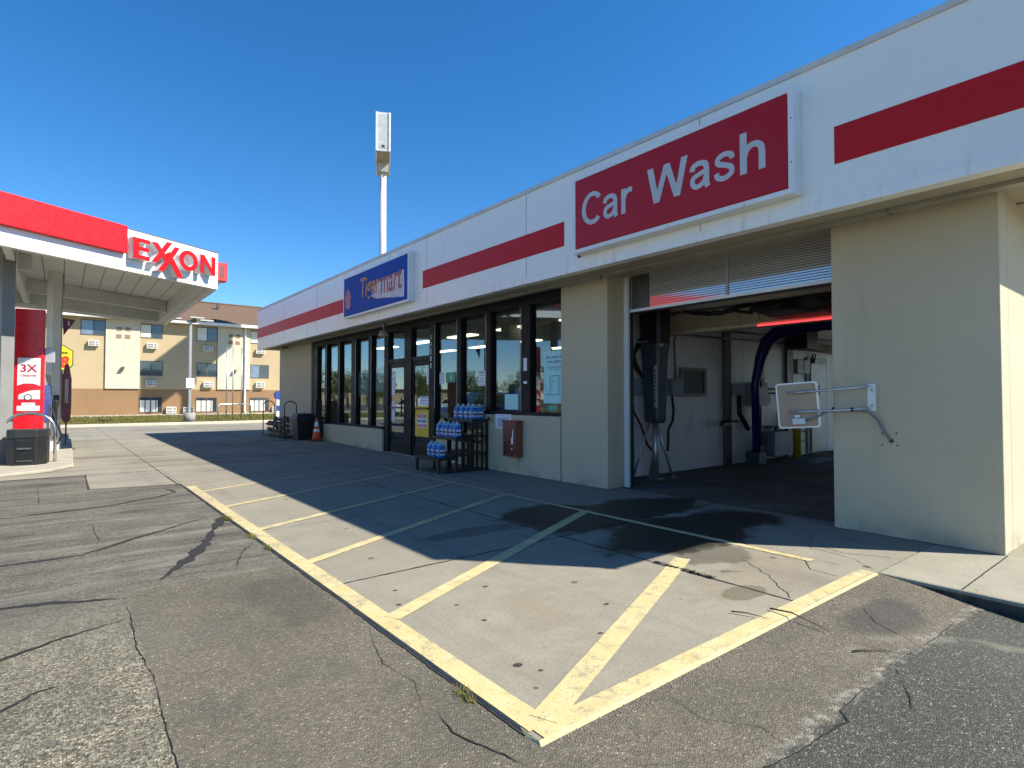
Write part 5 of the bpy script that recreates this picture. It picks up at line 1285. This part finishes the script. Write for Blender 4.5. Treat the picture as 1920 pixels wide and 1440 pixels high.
# ------------------------------------------------------------------ tall pylon sign behind the shop
py = thing('pylon_sign', 'very tall white pylon sign seen edge-on behind the shop', 'pylon sign', (19.0, 39.7, 0))
vx = Vector((.432, .902, 0)); vn = Vector((.902, -.432, 0))
def pyf(a, b, z): return (19.0 + vx.x * a + vn.x * b, 39.7 + vx.y * a + vn.y * b, z)
MB().tube([(19.0, 39.7, 0), (19.0, 39.7, 19.4)], [.30, .24], 20).build('pole', simple('pole_cream', (.62, .61, .56), .5), py)
MB().box(-2.3, 2.5, -.53, .53, 19.35, 22.2, fr=pyf).build('cabinet', simple('pylon_white', (.62, .64, .64), .5), py, .02)
MB().box(-2.312, -2.301, -.36, .36, 20.15, 22.05, fr=pyf).box(-2.312, -2.301, -.36, .36, 19.55, 20.08, fr=pyf).build('end_panel', simple('pylon_panel', (.50, .53, .52), .5), py)
MB().box(-2.36, -2.301, -.53, -.40, 19.35, 22.2, fr=pyf).box(-2.36, -2.301, .40, .53, 19.35, 22.2, fr=pyf).build('edge_trim', simple('pylon_trim', (.78, .78, .78), .4), py)
MB().box(-2.2, 2.4, -.44, .44, 19.30, 19.349, fr=pyf).build('underside', simple('pylon_under', (.30, .27, .2), .8), py)
MB().box(-.45, .45, -.40, .40, 18.6, 19.3, fr=pyf).build('saddle', simple('saddle_beige', (.42, .40, .33), .6), py)
tx = MB().box(-2.318, -2.313, -.15, .15, 19.62, 19.66, fr=pyf).box(-2.318, -2.313, -.1, .1, 19.68, 19.8, fr=pyf).build('maker_plate', DARK, py)

# ------------------------------------------------------------------ motel behind
HY = 52.5
ho = thing('motel', 'three-storey tan and brown motel with cream bays and shingle roof', 'motel building', (5, HY, 0))
def hp_(name, mb, mat, bevel=0, parent=None): return mb.build(name, mat, parent or ho, bevel)
hp_('upper_wall', MB().box(-4.3, 26, HY, HY + 13, 2.13, 7.5), TANH)
hp_('base_wall', MB().box(-4.3, 26, HY - .004, HY + 13, -.1, 2.129), BROWNH)
for a, b in ((2.555, 4.74), (10.2, 12.74)):
    hp_('cream_bay', MB().box(a, b, HY - .12, HY - .001, 2.15, 7.48), CREAMH)
    hp_('bay_seam', MB().box((a + b) / 2 - .012, (a + b) / 2 + .012, HY - .123, HY - .119, 2.15, 7.48), simple('seam_tan', (.40, .36, .28), .8))
for a, b, c, d in ((3.22, 6.85, 3.55, 6.57), (3.77, 6.87, 4.1, 6.58), (3.21, 6.29, 3.54, 5.99), (3.76, 6.29, 4.09, 6.0), (11.03, 6.84, 11.37, 6.55), (11.58, 6.85, 11.92, 6.55), (11.02, 6.3, 11.36, 6.0), (11.57, 6.28, 11.89, 5.98)):
    hp_('accent_square', MB().box(a, c, HY - .14, HY - .121, d, b), SQB)
wins = [(1.05, 7.27, 2.56, 6.14), (4.74, 7.24, 6.24, 6.14), (8.64, 7.3, 10.19, 6.13), (12.75, 7.27, 14.54, 6.18), (4.75, 4.35, 6.28, 3.18), (8.67, 4.32, 10.2, 3.21), (12.77, 4.33, 14.32, 3.17), (4.75, 1.51, 6.28, .29), (8.64, 1.47, 10.2, .27), (12.75, 1.47, 14.35, .26),
        (16.5, 7.27, 18.1, 6.14), (16.5, 4.33, 18.1, 3.18), (-2.6, 7.27, -1., 6.14)]
for i, (a, t_, c, b_) in enumerate(wins):
    fr2 = MB().box(a, c, HY - .03, HY - .006, b_, b_ + .05).box(a, c, HY - .03, HY - .006, t_ - .05, t_).box(a, a + .05, HY - .03, HY - .006, b_ + .05, t_ - .05).box(c - .05, c, HY - .03, HY - .006, b_ + .05, t_ - .05).box((a + c) / 2 - .03, (a + c) / 2 + .03, HY - .03, HY - .006, b_ + .05, t_ - .05)
    w_ = hp_('window', fr2, simple('win_frame', (.09, .07, .06), .5) if i == 0 else bpy.data.materials['win_frame'])
    md = (a + c) / 2
    gl = GLASSH if i in (4, 5) else (GLASSH if t_ < 2 else GLASSH2)
    MB().box(md, c - .05, HY - .015, HY - .008, b_ + .05, t_ - .05).build('pane', GLASSH, w_)
    MB().box(a + .05, md, HY - .018, HY - .009, b_ + .05, t_ - .05).build('pane', gl, w_)
    if t_ < 2 or i in (2, 3, 1):
        cu = MB(); nn = 16; x0 = a + .05; x1 = (a + c) / 2 + (.45 if t_ < 2 else -.05)
        for k in range(nn):
            xa = x0 + (x1 - x0) * k / nn; xb = x0 + (x1 - x0) * (k + 1) / nn
            ya, yb = (HY - .020, HY - .029) if k % 2 else (HY - .029, HY - .020)
            if t_ < 2 and k % 5 == 4: continue
            cu.quad((xa, ya, b_ + .06), (xb, yb, b_ + .06), (xb, yb, t_ - (.25 if t_ < 2 else .08)), (xa, ya, t_ - (.25 if t_ < 2 else .08)))
        cu.build('curtain', CURT, w_)
ACB = simple('ac_grille', (.22, .22, .21), .6)
for i, (a, t_, c, b_) in enumerate([(1.49, 5.71, 2.15, 5.32), (5.16, 5.73, 5.86, 5.31), (5.15, 2.79, 5.84, 2.35), (9.1, 5.71, 9.82, 5.32), (9.15, 2.78, 9.85, 2.32), (13.2, 5.67, 13.91, 5.3), (13.21, 2.81, 13.91, 2.32), (6.53, .72, 7.23, .2), (7.73, .71, 8.45, .18), (14.59, .66, 15.3, .19)]):
    a_ = hp_('air_conditioner', MB().box(a, c, HY - .28, HY - .006, b_, t_), ACW, .01)
    g = MB()
    for u0, u1 in ((.06, .62), (.70, .95)):
        for v0, v1 in ((.12, .45), (.55, .88)):
            g.box(a + (c - a) * u0, a + (c - a) * u1, HY - .286, HY - .281, b_ + (t_ - b_) * v0, b_ + (t_ - b_) * v1)
    g.build('grille', ACB, a_)
for a, b, c, d in ((3.37, 3.81, 3.78, 3.49), (11.23, 3.81, 11.66, 3.49)):
    hp_('wall_light', MB().prism([(a, 3.49), (a + .18, 3.81), (c, 3.81), (c - .12, 3.49)], fry(HY - .121), 0, .18), DGREY)
hp_('downspout', MB().tube([(12.32, HY - .35, 7.45), (12.32, HY - .18, 7.1), (12.32, HY - .18, .35), (12.4, HY - .3, .12)], .09, 8), simple('spout_white', (.62, .62, .58), .5))
hp_('gutter', MB().box(-5, 26.5, HY - .75, HY - .5, 7.42, 7.66), GUT, .02)
hp_('eave', MB().box(-5, 26.5, HY - .5, HY + 13.5, 7.42, 7.5), simple('eave_tan', (.30, .25, .18), .8))
rfm = MB()
ridge = 10.3
rfm.quad((-5, HY - .72, 7.62), (26.5, HY - .72, 7.62), (26.5, HY + 6.5, ridge), (-1, HY + 6.5, ridge)).quad((26.5, HY + 13.7, 7.62), (-5, HY + 13.7, 7.62), (-1, HY + 6.5, ridge), (26.5, HY + 6.5, ridge)).quad((-5, HY + 13.7, 7.62), (-5, HY - .72, 7.62), (-1, HY + 6.5, ridge)).quad((26.5, HY - .72, 7.62), (26.5, HY + 13.7, 7.62), (26.5, HY + 6.5, ridge))
rf = hp_('roof', rfm, SHING)
MB().tube([(-1, HY + 6.5, ridge + .03), (26.5, HY + 6.5, ridge + .03)], .10, 6).build('ridge_cap', SHING, rf)
# low dormer gable, front slope
MB().prism([(8.7, 7.68), (11.1, 9.0), (13.9, 7.68)], lambda u, v, w: (u, HY - .3 + w, v), 0, 4.).build('dormer_roof', simple('dormer_dark', (.035, .035, .038), .9), rf) if False else None
MB().box(10.9, 11.1, HY + 4, HY + 4.3, 9.2, 10.05).build('roof_vent', DGREY, rf)

# lamp post, flagpoles, rail
def fp_tube(nm, mb, mat, par): return mb.build(nm, mat, par)
lp = thing('street_lamp', 'tall grey lamp post with flat heads on a concrete foot', 'street lamp', (5.55, 35.9, .1))
lx, ly = 5.62, 36.0
MB().lathe(lx, ly, [(.30, .08), (.30, .62)], 20).build('footing', simple('footing_grey', (.24, .24, .22), .8), lp)
MB().box(lx - .065, lx + .065, ly - .065, ly + .065, .62, 5.75).build('pole', simple('lamp_pole', (.36, .37, .38), .4, metal=.4), lp, .01)
for dx, dy, z in ((-.75, .0, 7.0), (.75, .0, 6.9), (.2, -.6, 7.4), (1.1, 2.0, 7.4)):
    pass
for dx, dy in ((-.8, .1), (.8, .1), (.15, -.9), (.3, .95)):
    ar_ = MB().box(min(0, dx) + lx - .02, max(0, dx) + lx + .02, min(0, dy) + ly - .02, max(0, dy) + ly + .02, 5.76, 5.81).build('arm', DGREY, lp)
    MB().box(lx + dx - .35, lx + dx + .35, ly + dy - .18, ly + dy + .18, 5.80, 5.88).build('lamp_head', simple('head_pale', (.45, .44, .42), .4), lp, .02)
MB().box(lx - .2, lx + .2, ly - .13, ly - .115, 2.0, 2.55).build('plate', PAPER, lp)
for i, x in enumerate((7.95, 8.33, 8.85)):
    t = thing('flagpole', ('leftmost bare flagpole on the verge', 'middle bare flagpole on the verge', 'rightmost bare flagpole on the verge')[i], 'flagpole', (x, 38.2 + .1 * i, .1), 'bare poles before the motel')
    MB().tube([(x, 38.2 + .1 * i, .1), (x, 38.2 + .1 * i, 4.6)], [.04, .03], 10).build('pole', GALV, t)
t = thing('pipe_rail', 'low bent pipe rail around the flagpoles', 'rail', (8.6, 38.4, .1))
MB().tube([(7.45, 38., .1), (7.45, 38., .95), (7.6, 38., 1.05), (9.35, 38.8, 1.05), (9.5, 38.85, .95), (9.5, 38.85, .1)], .045, 10).build('rail', GALV, t)
# motel sign
ms = thing('motel_sign', 'yellow shield-shaped motel sign with red 8 half behind the column', 'sign', (0.05, 45., 0))
msf = fry(45.)
MB().prism([(-.55, 3.15), (.30, 3.15), (.55, 3.5), (.55, 4.4), (.36, 4.5), (.08, 4.72), (-.30, 4.72), (-.55, 4.5), (-.72, 4.4), (-.72, 3.5)], msf, 0, .3).build('border', DARK, ms)
MB().prism([(-.52, 3.20), (.28, 3.20), (.50, 3.53), (.50, 4.36), (.33, 4.46), (.06, 4.67), (-.28, 4.67), (-.52, 4.46), (-.67, 4.36), (-.67, 3.53)], msf, .301, .32).build('face', SIGNY, ms)
text('writing', '8', simple('motel_red', (.70, .05, .01), .4), ms, msf, -.10, .36, 3.32, 4.05, .321, .34, .06, shear=.15)
text('writing', 'SUPER', DARK, ms, msf, -.45, .32, 4.16, 4.30, .321, .335, .02)
MB().box(-.2, .05, 45.05, 45.3, 0, 3.2).build('post', DARK, ms)
# air machine beyond the far corner
am = thing('air_machine', 'slim grey air machine with round blue top beyond the shop corner', 'air machine', (11.15, 38.6, .1))
MB().box(11.0, 11.35, 38.5, 38.8, .1, 1.45).build('body', WHITE_G, am, .02)
MB().tube([(11.18, 38.48, 1.62), (11.18, 38.82, 1.62)], .28, 16).build('round_top', BLUEB, am); MB().box(11.02, 11.33, 38.47, 38.50, .62, .95).build('control_panel', BLUEB, am)

# ------------------------------------------------------------------ things the shop glass mirrors: cars, trees, far buildings
CARW = simple('car_white', (.75, .75, .74), .2, var=.02); CARD = simple('car_dark', (.015, .015, .018), .2); CARG = simple('car_glass', (.01, .012, .015), .05, spec=1.)
def car(x, y, rz, mat, label, suv=True):
    t = thing('parked_car', label, 'car', (x, y, 0)); 
    def L(o): o.parent = t; return o
    h = 1.75 if suv else 1.42
    prof = [(-2.3, .35), (-2.35, .75), (-2.2, 1.0), (-1.3 if not suv else -2.1, h - .1 if suv else 1.02), (-.6 if not suv else -1.9, h), (.5, h), (1.2, 1.08), (2.2, .9), (2.35, .6), (2.3, .35)] if suv else [(-2.3, .35), (-2.3, .85), (-1.6, .98), (-.9, h), (.3, h), (1.1, .98), (2.15, .8), (2.3, .5), (2.3, .35)]
    L(MB().prism(prof, lambda u, v, w: (u, w, v), -.88, .88).build('body', mat, None, .08, 3))
    wp = [(-1.9, 1.08), (-1.75, h - .12), (.42, h - .12), (1.0, 1.08)] if suv else [(-1.4, 1.0), (-.8, h - .1), (.25, h - .1), (.9, 1.0)]
    for s in (-1, 1): L(MB().prism(wp, lambda u, v, w: (u, w, v), s * .885, s * .90).build('side_window', CARG, None))
    for xx in (-1.4, 1.45):
        for s in (-1, 1):
            w_ = L(MB().tube([(xx, s * .68, .34), (xx, s * .90, .34)], .34, 20).build('wheel', RUBBER, None))
            r_ = MB().tube([(xx, s * .9, .34), (xx, s * .91, .34)], .2, 14).build('rim', STEEL, None); r_.parent = w_
    t.rotation_euler = (0, 0, rz)
car(-4.2, 25.5, R(8), CARW, 'white sport utility car mirrored in the shop windows')
car(-6.5, 37.0, R(85), CARW, 'white saloon car mirrored in the far shop windows', False)
car(-9.5, 31.0, R(100), CARD, 'dark car parked left of the canopy', True)
car(-12, 40, R(95), CARW, 'white saloon parked farther left of the canopy', False)
def tree(x, y, s, mat, label, seed):
    t = thing('tree', label, 'tree', (x, y, 0), 'trees beyond the forecourt'); rt = random.Random(seed)
    tk = MB().tube([(x, y, 0), (x + .1, y, 2 * s), (x, y, 4 * s)], [.22 * s, .16 * s, .07 * s], 8)
    for k in range(6):
        a = k * 1.05; tk.tube([(x, y, (1.6 + .3 * k) * s), (x + math.cos(a) * 1.1 * s, y + math.sin(a) * 1.1 * s, (2.6 + .35 * k) * s)], [.08 * s, .03 * s], 6)
    tk.build('trunk', BARK, t)
    cr_ = MB(); cl_ = [(rt.gauss(0, 1.0) * s, rt.gauss(0, 1.0) * s, (3.4 + rt.gauss(0, .9)) * s, rt.uniform(.5, 1.0) * s) for _ in range(22)]
    for _ in range(2600):
        c = rt.choice(cl_); v = Vector((rt.gauss(0, 1), rt.gauss(0, 1), rt.gauss(0, 1))).normalized() * c[3] * rt.uniform(.5, 1) 
        p = Vector((x + c[0], y + c[1], c[2])) + v; r_ = rt.uniform(.06, .16) * s
        e1 = Vector((rt.gauss(0, 1), rt.gauss(0, 1), rt.gauss(0, 1))).normalized() * r_; e2 = e1.cross(Vector((rt.gauss(0, 1), rt.gauss(0, 1), rt.gauss(0, 1)))).normalized() * r_ * .6
        cr_.quad(p - e1, p + e2, p + e1, p - e2)
    cr_.build('crown', mat, t)
for i, (x, y, s) in enumerate(((-14, 72, .95), (-20, 70, .8), (-27, 72, 1.05), (-34, 66, .85), (-41, 64, .95), (-48, 56, .85), (-54, 50, 1.0), (-30, 62, .6), (-42, 54, .7), (-16, 64, .55), (-19, 80, .9), (-24, 84, 1.1), (-31, 80, .9), (-38, 76, 1.0), (-46, 72, 1.0), (-52, 64, .9), (-58, 58, 1.0), (-61, 50, .9), (-36, 60, .5), (-22, 62, .45))):
    tree(x, y, s, LEAF if i % 2 else LEAF2, 'leafy tree beyond the forecourt, number of a mixed row' if False else 'broad green tree in the row left of the motel', 100 + i)
fb = thing('warehouse', 'long low tan building behind the trees left of the motel', 'building', (-50, 60, 0))
MB().box(-75, -18, 120, 135, 0, 3.2).build('wall', TANH, fb); MB().box(-75.5, -17.5, 119.5, 135.5, 3.2, 3.5).build('roof', SHING, fb)
lv = MB().box(-60, -9, 44, 48, -.05, .12); struct(lv.build('verge', GRASS))

# ------------------------------------------------------------------ camera, sun, sky
cam_d = bpy.data.cameras.new('camera'); cam_d.sensor_width = 36; cam_d.lens = 36 * 1061.24 / 1920; cam_d.clip_end = 2000; cam_d.clip_start = .05
co_ = bpy.data.objects.new('camera', cam_d); COL.objects.link(co_); sc.camera = co_
co_.location = (0, 0, 1.45)
yaw, pit = .672403, .0243682
fw = Vector((math.sin(yaw) * math.cos(pit), math.cos(yaw) * math.cos(pit), math.sin(pit)))
co_.rotation_euler = fw.to_track_quat('-Z', 'Y').to_euler()

EL = R(43.9); sd = Vector((.655, -.755, 0)).normalized()
sdir = Vector((sd.x * math.cos(EL), sd.y * math.cos(EL), math.sin(EL)))
sun = bpy.data.lights.new('sun', 'SUN'); sun.energy = 5.0; sun.angle = R(.5); sun.color = (1, .92, .79)
so = bpy.data.objects.new('sun', sun); COL.objects.link(so); so.rotation_euler = sdir.to_track_quat('Z', 'Y').to_euler(); so.location = (20, -20, 30)
w = bpy.data.worlds.new('World'); sc.world = w; w.use_nodes = True
nt = w.node_tree; nt.nodes.clear()
sky = nt.nodes.new('ShaderNodeTexSky'); sky.sky_type = 'NISHITA'; sky.sun_disc = False
sky.sun_elevation = EL; sky.sun_rotation = math.atan2(sd.x, sd.y)
sky.altitude = 1600; sky.air_density = 1.0; sky.dust_density = .4; sky.ozone_density = 3.0
bg = nt.nodes.new('ShaderNodeBackground'); bg.inputs[1].default_value = .104
ou = nt.nodes.new('ShaderNodeOutputWorld')
hs_ = nt.nodes.new('ShaderNodeHueSaturation'); hs_.inputs['Saturation'].default_value = 1.31
nt.links.new(sky.outputs[0], hs_.inputs['Color']); nt.links.new(hs_.outputs[0], bg.inputs[0]); nt.links.new(bg.outputs[0], ou.inputs[0])
sc.view_settings.view_transform = 'Standard'; sc.view_settings.look = 'None'; sc.view_settings.exposure = 1.02; sc.view_settings.gamma = 1
sc.cycles.max_bounces = 8; sc.cycles.transparent_max_bounces = 16
